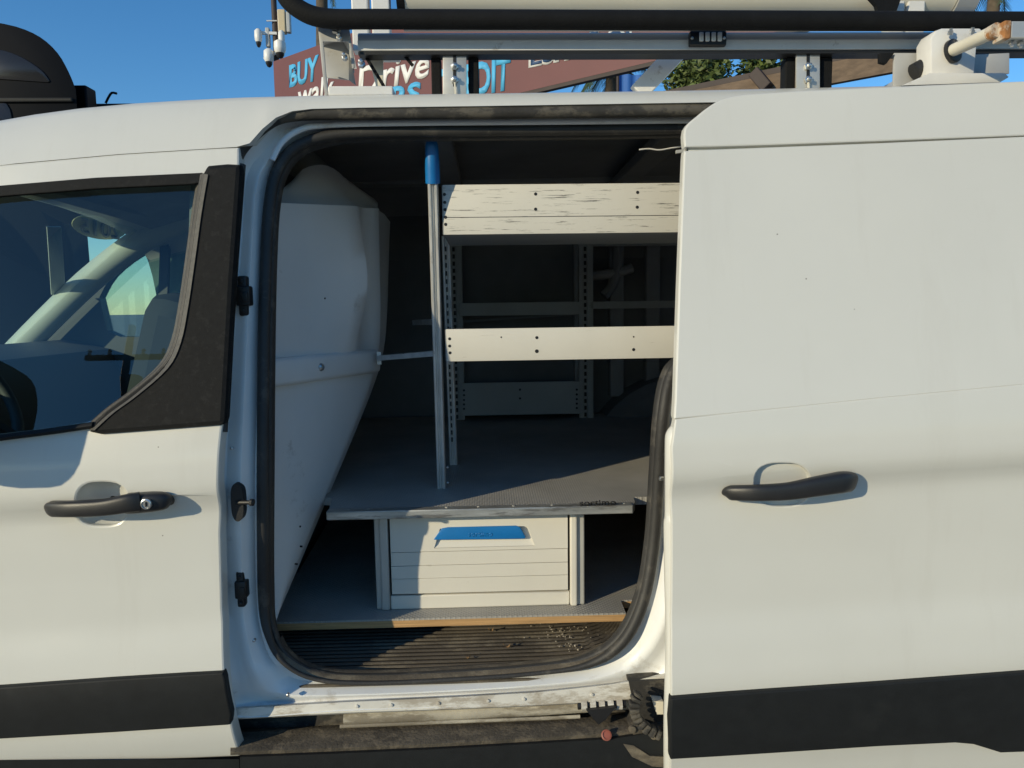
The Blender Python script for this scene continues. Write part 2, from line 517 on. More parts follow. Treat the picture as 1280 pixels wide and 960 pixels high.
# anti-slip board: worked dots
def board_mat():
    m = mat('antislip_board', (.36, .345, .315), .55, var=.22, vscale=5, dark=(.42, .40, .36), darkscale=4, darkthr=.55, darkamt=.45, darkstretch=(1, 1, 1))
    t = m.node_tree; L = t.links.new
    tc = t.nodes.new('ShaderNodeTexCoord'); mp = t.nodes.new('ShaderNodeMapping')
    mp.inputs['Rotation'].default_value = (0, 0, R(45)); mp.inputs['Scale'].default_value = (125, 125, 0.01)
    L(tc.outputs['Object'], mp.inputs[0])
    vo = t.nodes.new('ShaderNodeTexVoronoi'); vo.inputs['Scale'].default_value = 1; vo.inputs['Randomness'].default_value = 0
    L(mp.outputs[0], vo.inputs['Vector'])
    mr = t.nodes.new('ShaderNodeMapRange'); mr.inputs[1].default_value = .2; mr.inputs[2].default_value = .4; mr.inputs[3].default_value = 1; mr.inputs[4].default_value = 0
    L(vo.outputs['Distance'], mr.inputs[0])
    bp = t.nodes.new('ShaderNodeBump'); bp.inputs['Strength'].default_value = .7; bp.inputs['Distance'].default_value = .001
    L(mr.outputs[0], bp.inputs['Height']); L(bp.outputs[0], t.nodes['Principled BSDF'].inputs['Normal'])
    return m
M['board'] = board_mat()

# ------------------------------------------------------------------ the setting
def sheet(name, x0, x1, y0, y1, z, m):
    o = mesh_obj(name, [(x0, y0, z), (x1, y0, z), (x1, y1, z), (x0, y1, z)], [(0, 1, 2, 3)], m)
    o['kind'] = 'structure'
    return o
sheet('ground', -900, 900, -900, 900, 0, M['asphalt'])

# ------------------------------------------------------------------ the van
van = thing('panel_van', 'white panel van seen side on with its side door slid open', 'van', (0.3, 0.9, 0))

# roof: cross sections from the cant rail over the crown to the far side
A_px = [(-600, 330), (-400, 275), (-200, 236), (0, 206), (150, 192.5), (296, 183.5), (312, 179), (328, 161), (345, 147), (365, 139), (390, 136), (450, 134.5), (600, 132.5), (880, 128), (1000, 126), (1700, 116)]
S_px = [(-600, 330), (-400, 245), (-200, 190), (-100, 168), (0, 150.5), (60, 140), (130, 132), (200, 127), (300, 122), (400, 119.5), (600, 117), (850, 113.5), (1280, 104), (1900, 96)]
ax, ay = zip(*A_px); sx, sy = zip(*S_px)
rings = []
HEADX = -1.28
st = [-330, -250, -170, -100, -40, 20, 80, 150, 220, 280, 296, 304, 312, 320, 328, 336, 345, 355, 365, 378, 390, 420, 450, 520, 600, 700, 800, 880, 1000, 1150, 1300, 1500, 1700]
for px in st:
    a = PS(px, float(np.interp(px, ax, ay)), 0.0)
    X = a.x
    q = proj((X, .17, 1.72))
    z = P(q[0], float(np.interp(q[0], sx, sy)), .17).z
    ya, za = a.y, a.z
    sec = []
    for k in range(9):
        t = k / 8
        # quadratic bezier cant rail -> shoulder
        c = (ya + (0.17 - ya) * .38, za + (z - za) * .62)
        sec.append(((1 - t) ** 2 * ya + 2 * t * (1 - t) * c[0] + t * t * .17, (1 - t) ** 2 * za + 2 * t * (1 - t) * c[1] + t * t * z))
    sec += [(.20, z + .007), (.25, z + .017), (.33, z + .030), (.5, z + .050), (.7, z + .063), (.9, z + .067), (1.1, z + .063), (1.3, z + .050), (1.48, z + .028), (1.58, z + .006), (1.64, z - .02), (1.69, z - .07), (1.72, z - .13), (1.76, z - .26)]
    rings.append([(X, y, zz) for y, zz in sec])
ZROOF = rings[20][8][2]
rb = MB().loft(rings)
roof = rb.obj('roof', M['paint'], van, 60)
# lip under the cant rail so that the roof has an edge
lip = MB().loft([[Vector(r[0]), Vector(r[0]) + Vector((0, .014, -.001)), Vector(r[0]) + Vector((0, .05, .006))] for r in rings])
lip.obj('roof_edge', M['paint'], roof, 60)
# inner roof skin, bows and the inner rail with its holes
il = MB().loft([[(r[0][0], y, z - .03) for _, y, z in r[9:]] for r in rings[9:]])
il.obj('roof_inner_skin', M['headliner'], roof, 60)
for X in (-.15, .42, .95):
    MB().box((X, .3, ZROOF - .02), (X + .07, 1.5, ZROOF + .01), .006).obj('roof_bow', M['headliner'], roof)
rl = MB()
a = P(500, 196, 1.25); b = P(1000, 226, 1.25)
rl.box((a.x - .5, 1.25, b.z), (1.6, 1.32, a.z), .006)
rail = rl.obj('inner_roof_rail', M['traygrey'], van)
for px, py, w_, h_ in ((582, 209, 8, 8), (634, 209, 8, 9), (668, 211, 6, 5), (603, 212, 2, 5), (690, 212, 2, 5), (716, 210, 4, 4), (760, 210, 7, 7), (800, 211, 3, 4)):
    c = P(px, py, 1.246)
    rr = w_ / F * 2.55 / 2
    MB().lathe(c, (0, -1, 0), [(rr, 0), (rr, .003), (rr * .75, .003), (rr * .7, -.002)], 10).obj('rail_hole', M['black'], rail)

# cant-rail strip between roof and front door is part of the roof section; door opening frame (jamb)
seal_px = [(905, 163), (760, 163.5), (600, 165), (470, 167), (410, 172), (372, 186), (350, 212), (340, 250), (335, 320), (332, 440), (331, 600), (332, 740), (338, 790), (356, 824), (395, 845), (460, 850), (560, 846), (670, 838), (735, 827), (776, 800), (802, 750), (815, 680), (821, 600), (827, 520), (836, 472), (852, 450), (890, 425), (945, 400), (965, 330), (960, 240), (945, 180)]
out_px = [(905, 133), (760, 134), (600, 136), (470, 138), (400, 139.5), (352, 148), (318, 178), (292, 212), (286, 300), (274, 420), (262, 600), (264, 740), (268, 800), (276, 860), (288, 896), (425, 889), (560, 884), (680, 879), (777, 873), (835, 860), (870, 800), (885, 700), (890, 600), (895, 520), (905, 480), (930, 455), (965, 440), (1010, 420), (1030, 330), (1025, 240), (1000, 160)]
seal3 = [PS(x, y, .085) for x, y in seal_px]
out3 = [PS(x, y, .030) for x, y in out_px]
sealc = crom(seal3, 5, True); outc = crom(out3, 5, True)
rows = []
for i in range(len(sealc)):
    o, s_ = outc[i], sealc[i]
    d = s_ - o
    prof = [(0, 0), (.06, .006), (.14, .022), (.24, .030), (.40, .028), (.52, .022), (.60, .022), (.70, .034), (.80, .052), (1.0, .055)]
    r = []
    for t, dep in prof:
        p = o + d * t
        p.y = o.y + dep
        r.append(p)
    rows.append(r)
jm = MB().loft(rows, False, True)
frame = jm.obj('door_frame', M['jamb'], van, 50)
# tall rubber seal lip all round the opening
sq = []
for i in range(len(sealc)):
    sq.append(sealc[i] + Vector((0, -.012, 0)))
cen = Vector((sum(p.x for p in sq) / len(sq), 0, sum(p.z for p in sq) / len(sq)))
def sealw(p):
    x, y = proj(p)
    l_ = max(0, min(1, (y - 740) / 105)) if x < 560 else 1
    r_ = max(0, min(1, (800 - x) / 110))
    t = l_ * r_ if y > 730 else 0
    t = t * t * (3 - 2 * t)
    return 1 - .62 * t
sw = [sealw(p) for p in sq]
MB().sweep(sq, [(.0115 * k_, .0115 * k_) for k_ in sw], 12, up=(0, 1, 0), closed=True).obj('door_seal', M['rubber'], van, 70)
lipc = [p + (Vector((cen.x, p.y, cen.z)) - p).normalized() * .006 + Vector((0, .02, 0)) for p in sq]
MB().sweep(lipc, [(.010 * k_, .016 * k_) for k_ in sw], 10, up=(0, 1, 0), closed=True).obj('seal_lip', M['rubber'], van, 70)
# the inside return behind the seal (keeps the shell closed)
ret = [[p + Vector((0, .02, 0)), p + (p - Vector((cen.x, p.y, cen.z))).normalized() * .05 + Vector((0, .10, 0))] for p in sealc]
MB().loft(ret, False, True).obj('frame_return', M['inner'], frame, 60)
# dusty upper weather strip under the roof edge
ws = [PS(x, y, .018) for x, y in sm([(296, 196), (303, 184), (322, 164), (344, 149), (368, 143.5), (400, 142), (520, 141), (700, 139.5), (900, 137)], 4)]
MB().sweep(ws, [(.013, .0115)] * len(ws), 8, up=(0, 1, 0)).obj('weather_strip', M['dusty'], van, 60)
ws2 = [PS(x, y, .052) for x, y in sm([(340, 200), (352, 178), (375, 162), (410, 156), (520, 153.5), (700, 152), (900, 150)], 4)]
MB().sweep(ws2, [(.006, .004)] * len(ws2), 8, up=(0, 1, 0)).obj('frame_flange', M['jamb'], frame, 60)

# latch pieces on the front pillar
def latch(px, py, w_, h_, pin=False, label=None):
    c = PS(px, py, .034 if pin else .055)
    k = 1.36 / F
    m = MB()
    hw, hh = w_ * k / 2, h_ * k / 2
    if pin:
        pts = [Vector((c.x + hw * math.cos(t), c.y, c.z + hh * math.copysign(abs(math.sin(t)) ** .6, math.sin(t)))) for t in [2 * math.pi * i / 24 for i in range(24)]]
        m.prism([p + Vector((0, -.012, 0)) for p in pts], (0, .02, 0))
        o = m.obj('door_striker', M['black'], frame, 30, label)
        q = c + Vector((0, -.012, 0)); tip = P(px + 15, py + 2, q.y - .012)
        MB().sweep([q, (q + tip) / 2, tip], [(.0045, .0045), (.004, .004), (.004, .004)], 10).obj('striker_pin', M['black'], frame)
        MB().lathe(tip, (1, -.3, 0), [(.003, -.003), (.0065, -.001), (.0065, .004), (.003, .006)], 12).obj('striker_knob', M['black'], frame)
    else:
        m.box((c.x - hw, c.y - .014, c.z - hh * .5), (c.x + hw, c.y + .01, c.z + hh * .5), .004)
        m.box((c.x - hw * .75, c.y - .010, c.z - hh), (c.x + hw * .55, c.y + .01, c.z + hh), .004)
        m.box((c.x - hw * .2, c.y - .017, c.z - hh * .3), (c.x + hw * .8, c.y, c.z + hh * .2), .002)
        for dz in (-.75, .75):
            m.lathe((c.x - hw * .1, c.y - .009, c.z + hh * dz), (0, -1, 0), [(.0035, 0), (.0035, .004), (.002, .005)], 8)
        o = m.obj('door_latch', M['black'], frame, 30, label)
latch(306, 370, 18, 50, label='black latch plate high on the door pillar')
latch(299, 626, 15, 48, True, label='black oval striker with a pin')
latch(303, 735, 15, 47, label='black latch plate low on the door pillar')
for px, py in ((360, 868), (290, 560), (318, 800)):
    c = PS(px, py, .045)
    MB().lathe(c, (0, -1, 0), [(.003, -.003), (.003, .004), (.001, .005)], 8).obj('frame_bolt', M['chrome'], frame)

# sill, slide rail, ledge and rocker: one cross section run along the opening
xs_ = [288, 425, 560, 680, 777, 860]
low = lambda px, a: float(np.interp(px, [290, 425, 560, 680, 777, 860], a))
def run(name, defs, m, parent, x0=288, x1=860, n=12, smooth=45, label=None):
    rg = []
    for i in range(n + 1):
        px = x0 + (x1 - x0) * i / n
        rg.append([P(px, low(px, a), Y) for a, Y in defs])
    return MB().loft(rg).obj(name, m, parent, smooth, label)
sill = run('sill_flange', [([884, 876, 870, 863, 852, 836], .050), ([886, 878, 872, 865, 854, 838], .036), ([898, 891, 886, 881, 875, 866], .034), ([899.5, 892.5, 887.5, 882.5, 876.5, 868], .040), ([899, 892, 887, 882, 876, 867], .09)], M['sill'], van)
for px in (446, 489, 548, 610, 655, 740):
    c = P(px, low(px, [891, 884, 879, 873, 866, 850]), .033)
    MB().lathe(c, (0, -1, 0), [(.0035, -.002), (.0032, .0005), (.002, .0009)], 8).obj('sill_rivet', M['sill'], sill)
run('rail_back', [([894, 888, 883, 878, 872, 860], .11), ([935, 925, 915, 908, 902, 895], .11)], M['dusty'], van)
rp = [P(px, low(px, [906, 899, 893, 887, 880, 872]), .065) for px in range(430, 800, 20)]
MB().sweep(rp, [(.012, .0085)] * len(rp), 12, up=(0, 1, 0)).obj('slide_rail', M['rail'], van, 60)
rp = [P(px, low(px, [915, 908, 902.5, 898, 893, 886]), .058) for px in range(425, 740, 20)]
MB().sweep(rp, [(.004, .003)] * len(rp), 8, up=(0, 1, 0)).obj('rail_lower_lip', M['rail'], van, 60)
run('sill_ledge', [([912, 906, 900, 896, 890, 884], .11), ([916, 910, 904, 899, 893, 887], .075), ([920, 912, 906, 900, 894, 888], .07), ([936, 930, 925, 918, 912, 906], .012), ([940, 935, 929, 922, 916, 910], .004), ([944, 939, 933, 926, 920, 913], .006)], M['grime'], van)
def rk(defs, nm):
    return run(nm, defs, M['trim'], van, x0=300, x1=1000)
rk([([944, 939, 933, 926, 920, 905], .006), ([947, 942, 936, 929, 923, 908], -.004), ([990, 985, 980, 975, 970, 960], .000), ([1060, 1055, 1050, 1045, 1040, 1030], .05)], 'rocker_panel')
MB().loft([[P(px, 951 - (px + 300) / 600 * 2 + (4 if px < 0 else 0) + max(0, -px) * .03, .012), P(px, 1060, .06)] for px in (-900, -600, -300, 0, 150, 299)]).obj('front_rocker', M['trim'], van)

# roller mechanism of the sliding door and its cable chain
mech = MB()
pts = [P(x, y, .03) for x, y in [(786, 852), (828, 850), (860, 850), (860, 960), (828, 958), (795, 945), (780, 930), (790, 900), (800, 880), (790, 872)]]
mech.prism(pts, (0, .05, 0))
arm = mech.obj('roller_arm', M['dusty'], van, 30, 'grimy roller arm at the foot of the sliding door')
MB().prism([P(x, y, -.005) for x, y in [(779, 930), (792, 932), (812, 945), (860, 948), (860, 962), (815, 958), (790, 946)]], (0, .045, 0)).obj('arm_foot', M['mat'], arm, 30)
MB().prism([P(x, y, .0) for x, y in [(786, 907), (800, 906), (822, 918), (827, 932), (815, 935), (795, 926)]], (0, .03, 0)).obj('arm_plate', M['grime'], arm, 30)
for px, py in ((790, 911), (817, 919)):
    MB().lathe(P(px, py, -.001), (0, -1, 0), [(.007, -.002), (.007, .004), (.003, .005)], 12).obj('arm_bolt', M['mat'], arm)
ch = sm([(799, 866), (793, 876), (793, 890), (799, 902), (811, 912), (826, 918)], 2)
for i in range(0, len(ch) - 1, 1):
    p = P(*ch[i], -.012); q = P(*ch[i + 1], -.012)
    d = q - p
    MB().bar(p + d * .10, p + d * .90, .019, .020, up=(0, 1, 0), bev=.003).obj('cable_chain_link', M['dusty'], arm)
for i, px in enumerate((726, 737, 748, 759, 770)):
    c = P(px, 880.5 - i * .4, .040); d = P(px + 7, 880.2 - i * .4, .040)
    MB().cyl(c, d, .0125, 14).obj('roller_ring', M['sill'], arm, 40)
MB().cyl(P(722, 881, .04), P(782, 878.5, .04), .009, 12).obj('roller_spindle', M['black'], arm, 40)
MB().prism([P(x, y, .02) for x, y in [(733, 888), (770, 884), (757, 900), (748, 906)]], (0, .04, 0)).obj('roller_bracket', M['black'], arm, 30)
MB().lathe(P(758, 919, -.004), (0, -.8, .6), [(.010, -.002), (.010, .002), (.0075, .003), (.0075, .001)], 16).obj('red_plug', M['red'], van, 40)
MB().prism([P(x, y, .01) for x, y in [(816, 876), (829, 877), (829, 893), (821, 893)]], (0, .02, 0)).obj('arm_tab', M['pvc'], arm, 30)

# ---- front door
win = sm([(-150, 252), (-60, 243), (0, 236.5), (120, 227.5), (235, 221)], 3) + [(245, 221), (250, 226), (249.5, 240)] + sm([(249.5, 240), (242, 300), (232, 380), (221, 432), (200, 466), (155, 503), (117, 528)], 3)[1:] + [(100, 533), (60, 540), (0, 547), (-150, 566)]
door_out = [(-290, 262), (-200, 239), (0, 208.5), (150, 195), (296.5, 186), (296, 210), (286, 350), (276, 525), (272, 560), (271.5, 620), (275, 760), (278, 845), (286, 900), (298, 944), (200, 948), (0, 955), (-290, 972)]
# recess bowl outlines behind each handle
def bowl_px(cx, cy, a, b, n=28):
    return [(cx + a * math.copysign(abs(math.cos(t)) ** .75, math.cos(t)), cy - b * math.copysign(abs(math.sin(t)) ** .75, math.sin(t))) for t in [2 * math.pi * i / n for i in range(n)]]
def bowl(name, cx, cy, a, b, off, parent, depth=.03):
    rg = []
    for sc, dp in ((1.03, .003), (.97, .006), (.92, .012), (.84, .021), (.68, .032), (.4, .038), (.1, .039)):
        ring = []
        for x, y in bowl_px(cx, cy, a * sc, b * sc):
            p = PS(x, y, off); p.y += dp / .03 * depth
            ring.append(p)
        rg.append(ring)
    return MB().loft(rg, True).obj(name, M['paint'], parent, 70)
fdoor = skin_panel('front_door', door_out, M['paint'], van, holes=[win, bowl_px(127, 630, 35, 30)], off=0.0, thick=.03, cham=.004,
                   jit=lambda X, S: -.004 * math.exp(-((X + .56) / .012) ** 2 - ((S + .30) / .02) ** 2))
bowl('handle_recess', 127, 630, 35, 30, 0.0, fdoor)
def offset_path(pl, off):
    return [PS(x, y, o) for (x, y), o in zip(pl, off)]
def handle(pl, offs, rads, parent, nm='door_handle'):
    pts = crom(offset_path(pl, offs), 5)
    rr = []
    for i in range(len(pts)):
        t = i / (len(pts) - 1) * (len(rads) - 1)
        k = min(int(t), len(rads) - 2); f = t - k
        rr.append((rads[k][0] * (1 - f) + rads[k + 1][0] * f, rads[k][1] * (1 - f) + rads[k + 1][1] * f))
    # superellipse section
    m = MB(); rings_ = []
    n = 20
    for i, p in enumerate(pts):
        t = (pts[min(i + 1, len(pts) - 1)] - pts[max(i - 1, 0)]).normalized()
        x = Vector((0, 1, 0)); x = (x - t * x.dot(t)).normalized(); y = t.cross(x)
        rings_.append([p + x * rr[i][0] * math.copysign(abs(math.cos(a)) ** .7, math.cos(a)) + y * rr[i][1] * math.copysign(abs(math.sin(a)) ** .7, math.sin(a)) for a in [2 * math.pi * k / n for k in range(n)]])
    m.loft(rings_, True, False, True)
    return m.obj(nm, M['handle'], parent, 50)
h = handle([(59, 637), (66, 636), (90, 636), (130, 634), (160, 629), (175, 627)], [-.004, -.014, -.028, -.034, -.032, -.026],
           [(.004, .007), (.009, .0145), (.010, .0145), (.010, .0150), (.010, .0165), (.010, .0175)], fdoor)
handle([(160, 629), (172, 628.5), (190, 627), (203, 626), (209, 625.5), (211, 625)], [-.018, -.018, -.018, -.016, -.010, -.004],
       [(.018, .0175), (.018, .0180), (.017, .0175), (.014, .016), (.010, .013), (.004, .009)], fdoor, 'handle_cap')
c = PS(183, 630, -.036)
MB().lathe(c, (0, -1, 0), [(.0095, -.002), (.0095, .002), (.0075, .003), (.0072, .001)], 20).obj('lock_barrel', M['chrome'], fdoor)
MB().box(c + Vector((-.001, -.0035, -.004)), c + Vector((.001, -.0005, .004))).obj('key_slot', M['black'], fdoor)
skin_panel('rub_strip', [(-290, 878), (0, 861.5), (140, 851.5), (277, 843), (279, 850), (287, 893), (286, 905), (140, 914.5), (0, 922.5), (-290, 940)], M['trim'], fdoor, off=-.011, thick=.018, cham=.003)
# window frame strip along the top, grained corner piece, inner window rubber
skin_panel('window_top_trim', [(-150, 249), (-60, 240), (0, 233), (120, 223), (252, 217), (258, 219), (252, 227), (236, 229), (120, 234.5), (0, 244), (-150, 262)], M['sail'], fdoor, off=-.003, thick=.012, cham=.002, dx=.05)
sail_in = sm([(258, 218), (250, 265), (241, 330), (233, 384), (224, 428), (208, 460), (170, 494), (140, 516), (116, 538)], 4)
skin_panel('window_corner_trim', [(262, 211), (295, 209)] + [(285, 350), (275, 526)] + sail_in[::-1], M['sail'], fdoor, off=-.012, thick=.022, cham=.009, ds=.012, dx=.03)
sl_in = []
for x, y in sail_in:
    sl_in.append([PS(x + 2, y, -.0145), PS(x - 3, y - .5, -.010), PS(x - 8, y - 3, .003), PS(x - 10, y - 4, .012)])
MB().loft(sl_in).obj('corner_trim_bevel', M['bevel'], fdoor, 50)
es = [PS(x, y, .012) for x, y in sm([(300, 206), (296, 260), (290, 340), (284, 430), (279.5, 500), (277, 540)], 4)]
MB().sweep(es, [(.011, .008)] * len(es), 8, up=(0, 1, 0)).obj('door_edge_rubber', M['rubber'], fdoor, 60)
rubber_in = sm([(254, 219), (246.5, 265), (237.5, 330), (229.5, 384), (220.5, 428), (204.5, 458), (166, 491), (137, 512), (112, 534)], 4)
MB().sweep([PS(x, y, -.002) for x, y in rubber_in], [(.006, .0035)] * len(rubber_in), 8, up=(0, 1, 0)).obj('window_rubber', M['rubber'], fdoor, 60)
wb = [(-150, 569), (0, 550), (60, 542.5), (118, 534)]
MB().sweep([PS(x, y - 3, -.004) for x, y in sm(wb, 4)], [(.006, .010)] * 13, 8, up=(0, 1, 0)).obj('window_sill_rubber', M['trim'], fdoor, 60)
# door frame lining seen round the glass
skin_panel('window_glass', [(-170, 245), (0, 230), (120, 222), (256, 214), (258, 240), (250, 320), (232, 430), (210, 470), (150, 520), (110, 540), (0, 556), (-170, 575)], M['glass'], fdoor, off=.014, thick=.004, cham=.0005, ds=.03)
# side mirror (just out of the frame, its shade falls on the door)
mc = PS(-185, 500, -.13)
mr = MB()
rg = []
for t, a, b in ((-.055, .03, .05), (-.05, .085, .085), (-.02, .11, .105), (.03, .11, .105), (.05, .10, .095)):
    rg.append([Vector((mc.x + t, mc.y + a * math.copysign(abs(math.cos(q)) ** .6, math.cos(q)), mc.z + b * math.copysign(abs(math.sin(q)) ** .6, math.sin(q)))) for q in [2 * math.pi * k / 24 for k in range(24)]])
mirror = mr.loft(rg, True, False, True).obj('side_mirror', M['trim'], van, 40)
MB().bar((mc.x, mc.y + .05, mc.z - .06), (mc.x - .03, .03, mc.z - .09), .05, .04, bev=.01).obj('mirror_arm', M['trim'], mirror)

# front wing and bonnet, windscreen, scuttle
skin_panel('front_wing', [(-297, 262), (-297, 972), (-520, 985), (-620, 960), (-760, 900), (-900, 960), (-1000, 985), (-1150, 960), (-1150, 700), (-700, 520), (-520, 400)], M['paint'], van, thick=.03)
WSP = Vector((-1.28, 0, 1.72)); WSD = Vector((-.62, 0, -.53)).normalized(); WSN = Vector((-.53, 0, .62)).normalized()
def WS(px, py):
    return PL(px, py, WSP, WSN)
p0 = WSP; p1 = WSP + WSD * .86
MB().loft([[Vector((p.x + .10 * ((y - .95) / .8) ** 2, y, p.z - .05 * ((y - .95) / .8) ** 2)) for y in [.12 + 1.6 * k / 10 for k in range(11)]] for p in (p0, p1)]).obj('windscreen', M['glass_clear'], van, 60)
MB().loft([[(p1.x + dx_, y, p1.z + dz_ - .06 * ((y - .9) / .85) ** 2) for y in [.03 + 1.74 * k / 10 for k in range(11)]] for dx_, dz_ in ((.1, -.02), (0, -.03), (-.3, -.07), (-.7, -.17), (-.85, -.30), (-.9, -.6), (-.88, -.95))]).obj('bonnet', M['paint'], van, 40)
ap = [(15, 446), (60, 400), (110, 352), (160, 312), (205, 284), (250, 268)]
MB().sweep(crom([WS(x, y) + Vector((.04, 0, -.02)) if False else P(x, y, 1.56) for x, y in ap], 3), [(.05, .045)] * 16, 12, up=(0, 1, 0)).obj('windscreen_pillar', M['cabtrim'], van, 60)
near = [(-1.31, .135, 1.585), (-1.55, .105, 1.41), (-1.85, .065, 1.17)]
MB().sweep(crom(near, 4), [(.03, .03)] * 9, 10).obj('near_windscreen_pillar', M['paint'], van, 60)
# cab: dashboard, steering wheel, seats, far door with its window, lining
MB().loft([[(-1.95 + dx_, y, z_) for y in (.10, .4, 1.0, 1.4, 1.68)] for dx_, z_ in ((0, 1.17), (.25, 1.20), (.42, 1.16), (.46, 1.05), (.42, .8), (.40, .6))]).obj('dashboard', M['dash'], van, 50)
wc = Vector((-1.33, .52, 1.10)); wn = Vector((1, 0, .55)).normalized(); wx = Vector((0, 1, 0)); wy = wn.cross(wx)
ringp = [wc + (wx * math.cos(t) + wy * math.sin(t)) * .185 for t in [2 * math.pi * k / 32 for k in range(32)]]
wheel = MB().sweep(ringp, .015, 10, closed=True).obj('steering_wheel', M['dash'], van, 60)
sp = MB()
for a in (0, 140, 220):
    sp.bar(wc, wc + (wx * math.cos(R(a + 90)) + wy * math.sin(R(a + 90))) * .18, .035, .015)
sp.lathe(wc, wn, [(.03, -.03), (.06, -.01), (.05, .012), (.02, .02)], 16).obj('wheel_spokes', M['dash'], wheel)
def seat(cx, cy):
    m = MB()
    m.obox((cx - .05, cy, .78), (.26, .25, .09), Matrix.Rotation(R(-6), 3, 'Y'), .05)
    s_ = m.obj('seat', M['seat'], van, 40)
    MB().obox((cx + .27, cy, 1.05), (.07, .24, .30), Matrix.Rotation(R(16), 3, 'Y'), .05).obj('backrest', M['seat'], s_)
    MB().obox((cx + .38, cy, 1.39), (.045, .13, .085), Matrix.Rotation(R(12), 3, 'Y'), .03).obj('headrest', M['seat'], s_)
seat(-1.02, .50)
seat(-1.02, 1.30)
FY = 1.66
fo = [P(x, y, FY) for x, y in [(0,0), (262, 268), (180, 300), (110, 354), (60, 400), (15, 446), (-100, 470), (-100, 800), (330, 800), (330, 268)]]
fw = [P(x, y, FY) for x, y in sm([(124, 372), (140, 345), (175, 318), (222, 298), (262, 287)], 3) + [(268, 300), (262, 421), (150, 421), (134, 414)]]
fdr = plate('far_door', fo[1:], (0, .05, 0), M['dash'], van, [fw])
fg = [p + Vector((0, .03, 0)) for p in fw]
plate('far_window', fg, (0, .004, 0), M['glass_clear'], fdr)
MB().bar(P(207, 300, 1.665), P(203, 424, 1.665), .035, .02, up=(0, 1, 0)).obj('far_window_bar', M['dash'], fdr)
MB().loft([[(X, y, 1.685 - .03 * ((y - .9) / .8) ** 2 - (.05 if X < -1.2 else 0)) for y in (.2, .5, .9, 1.3, 1.6)] for X in (-1.27, -1.1, -.62)]).obj('cab_headliner', M['headliner'], van, 50)
vis = MB(); vis.obox((-1.20, .95, 1.665), (.012, .55, .03), Matrix.Rotation(R(50), 3, 'Y'), .008); vis.obj('sun_visor', M['headliner'], van)
# year sticker at the top of the windscreen, read from behind
ov = [WS(125 + 34 * math.cos(t), 285 + 15 * math.sin(t) + 4 * math.cos(t)) for t in [2 * math.pi * k / 28 for k in range(28)]]
stk = plate('year_sticker', [p + WSN * .004 for p in ov], WSN * .002, M['sticker'], van, label='oval year sticker seen mirrored through the cab')
text_px('year_digits', '2015', [(101, 272), (151, 280), (151, 300), (101, 292)], lambda x, y: WS(x, y) - WSN * .002, M['stickertext'], stk, WSN * .004, bold=.01, flip=True)
# pale strip added inside the windscreen in place of a light pillar outside
MB().prism([WS(x, y) - WSN * .01 for x, y in [(56, 281), (74, 281), (80, 362), (62, 366)]], WSN * .003).obj('outside_pillar_strip', M['cabtrim'], van)

# ---- partition behind the driver
PXX = -.475
PP0 = Vector((-.48, .12, 0)); PN = Vector((1, -.40, 0)).normalized(); PT = Vector((.40, 1, 0)).normalized()
def part_ring(z):
    """edge of the flat face at height z, as depth Y"""
    return z
zt = P(340, 255, .2).z
pe = [(352, 770), (381, 700), (412, 625), (447, 540), (470, 480), (480, 440), (482, 390), (481, 330), (480, 262)]
pt = lambda x, y, o=0.0: PL(x, y, PP0 + PN * o, PN)
edge3 = crom([pt(x, y) for x, y in pe], 4)
near3 = crom([pt(x, y) for x, y in [(338, 773), (336, 706), (334, 630), (333, 545), (333, 480), (333, 440), (334, 385), (335, 322), (337, 253)]], 4)
rows = []
for i, (e, q) in enumerate(zip(edge3, near3)):
    h_ = i / (len(edge3) - 1)
    if (e - q).dot(PT) < .05:
        q = e - PT * .05
    r = []
    up_ = math.exp(-((h_ - .82) / .16) ** 2)
    for t in (0, .12, .25, .4, .55, .65, .75, .82, .88, .94):
        p = q.lerp(e - PT * .025, t)
        bul = .012 * math.sin(t * math.pi) + up_ * (.050 * math.exp(-((t - .62 - .12 * (h_ - .8)) / .10) ** 2) - .045 * math.exp(-((t - .86) / .09) ** 2))
        r.append(p + PN * bul)
    r += [e - PT * .025 - PN * .002, e - PT * .008 - PN * .010, e - PN * .022 + PT * .01, Vector((e.x - .012, e.y + .03 + .06 * h_, e.z)), Vector((e.x - .02, e.y + .05 + .22 * h_ * h_, e.z)), Vector((-.572, e.y + .07 + .25 * h_ * h_, e.z))]
    rows.append(r)
part = MB().loft(rows).obj('partition', M['partition'], van, 60, 'pale moulded partition behind the driver')
# sloping hood above the face
top = rows[-1]
ta, tb = pt(362, 214, -.07), pt(436, 196, -.07)
hood = [top]
nk = len(top) - 6
for v in (.06, .15, .3, .45, .6, .75, .9, 1.0):
    r = []
    for k, p in enumerate(top):
        u_ = min(1, k / nk)
        q = ta.lerp(tb, u_) - Vector((0, 0, .07 * max(0, (u_ - .35) / .65) ** 2.2 + .03 * max(0, (.3 - u_) / .3) ** 2)) + Vector((-.02 * max(0, k - nk), .008 * max(0, k - nk), 0))
        c_ = p.lerp(q, v) - PN * .03 * math.sin(min(1, v * 2.5) * math.pi / 2) * (1 - v) + PT * .09 * math.sin(v * math.pi) * (min(1, k / nk)) ** 3
        r.append(c_)
    hood.append(r)
MB().loft(hood).obj('partition_hood', M['partition'], part, 60)
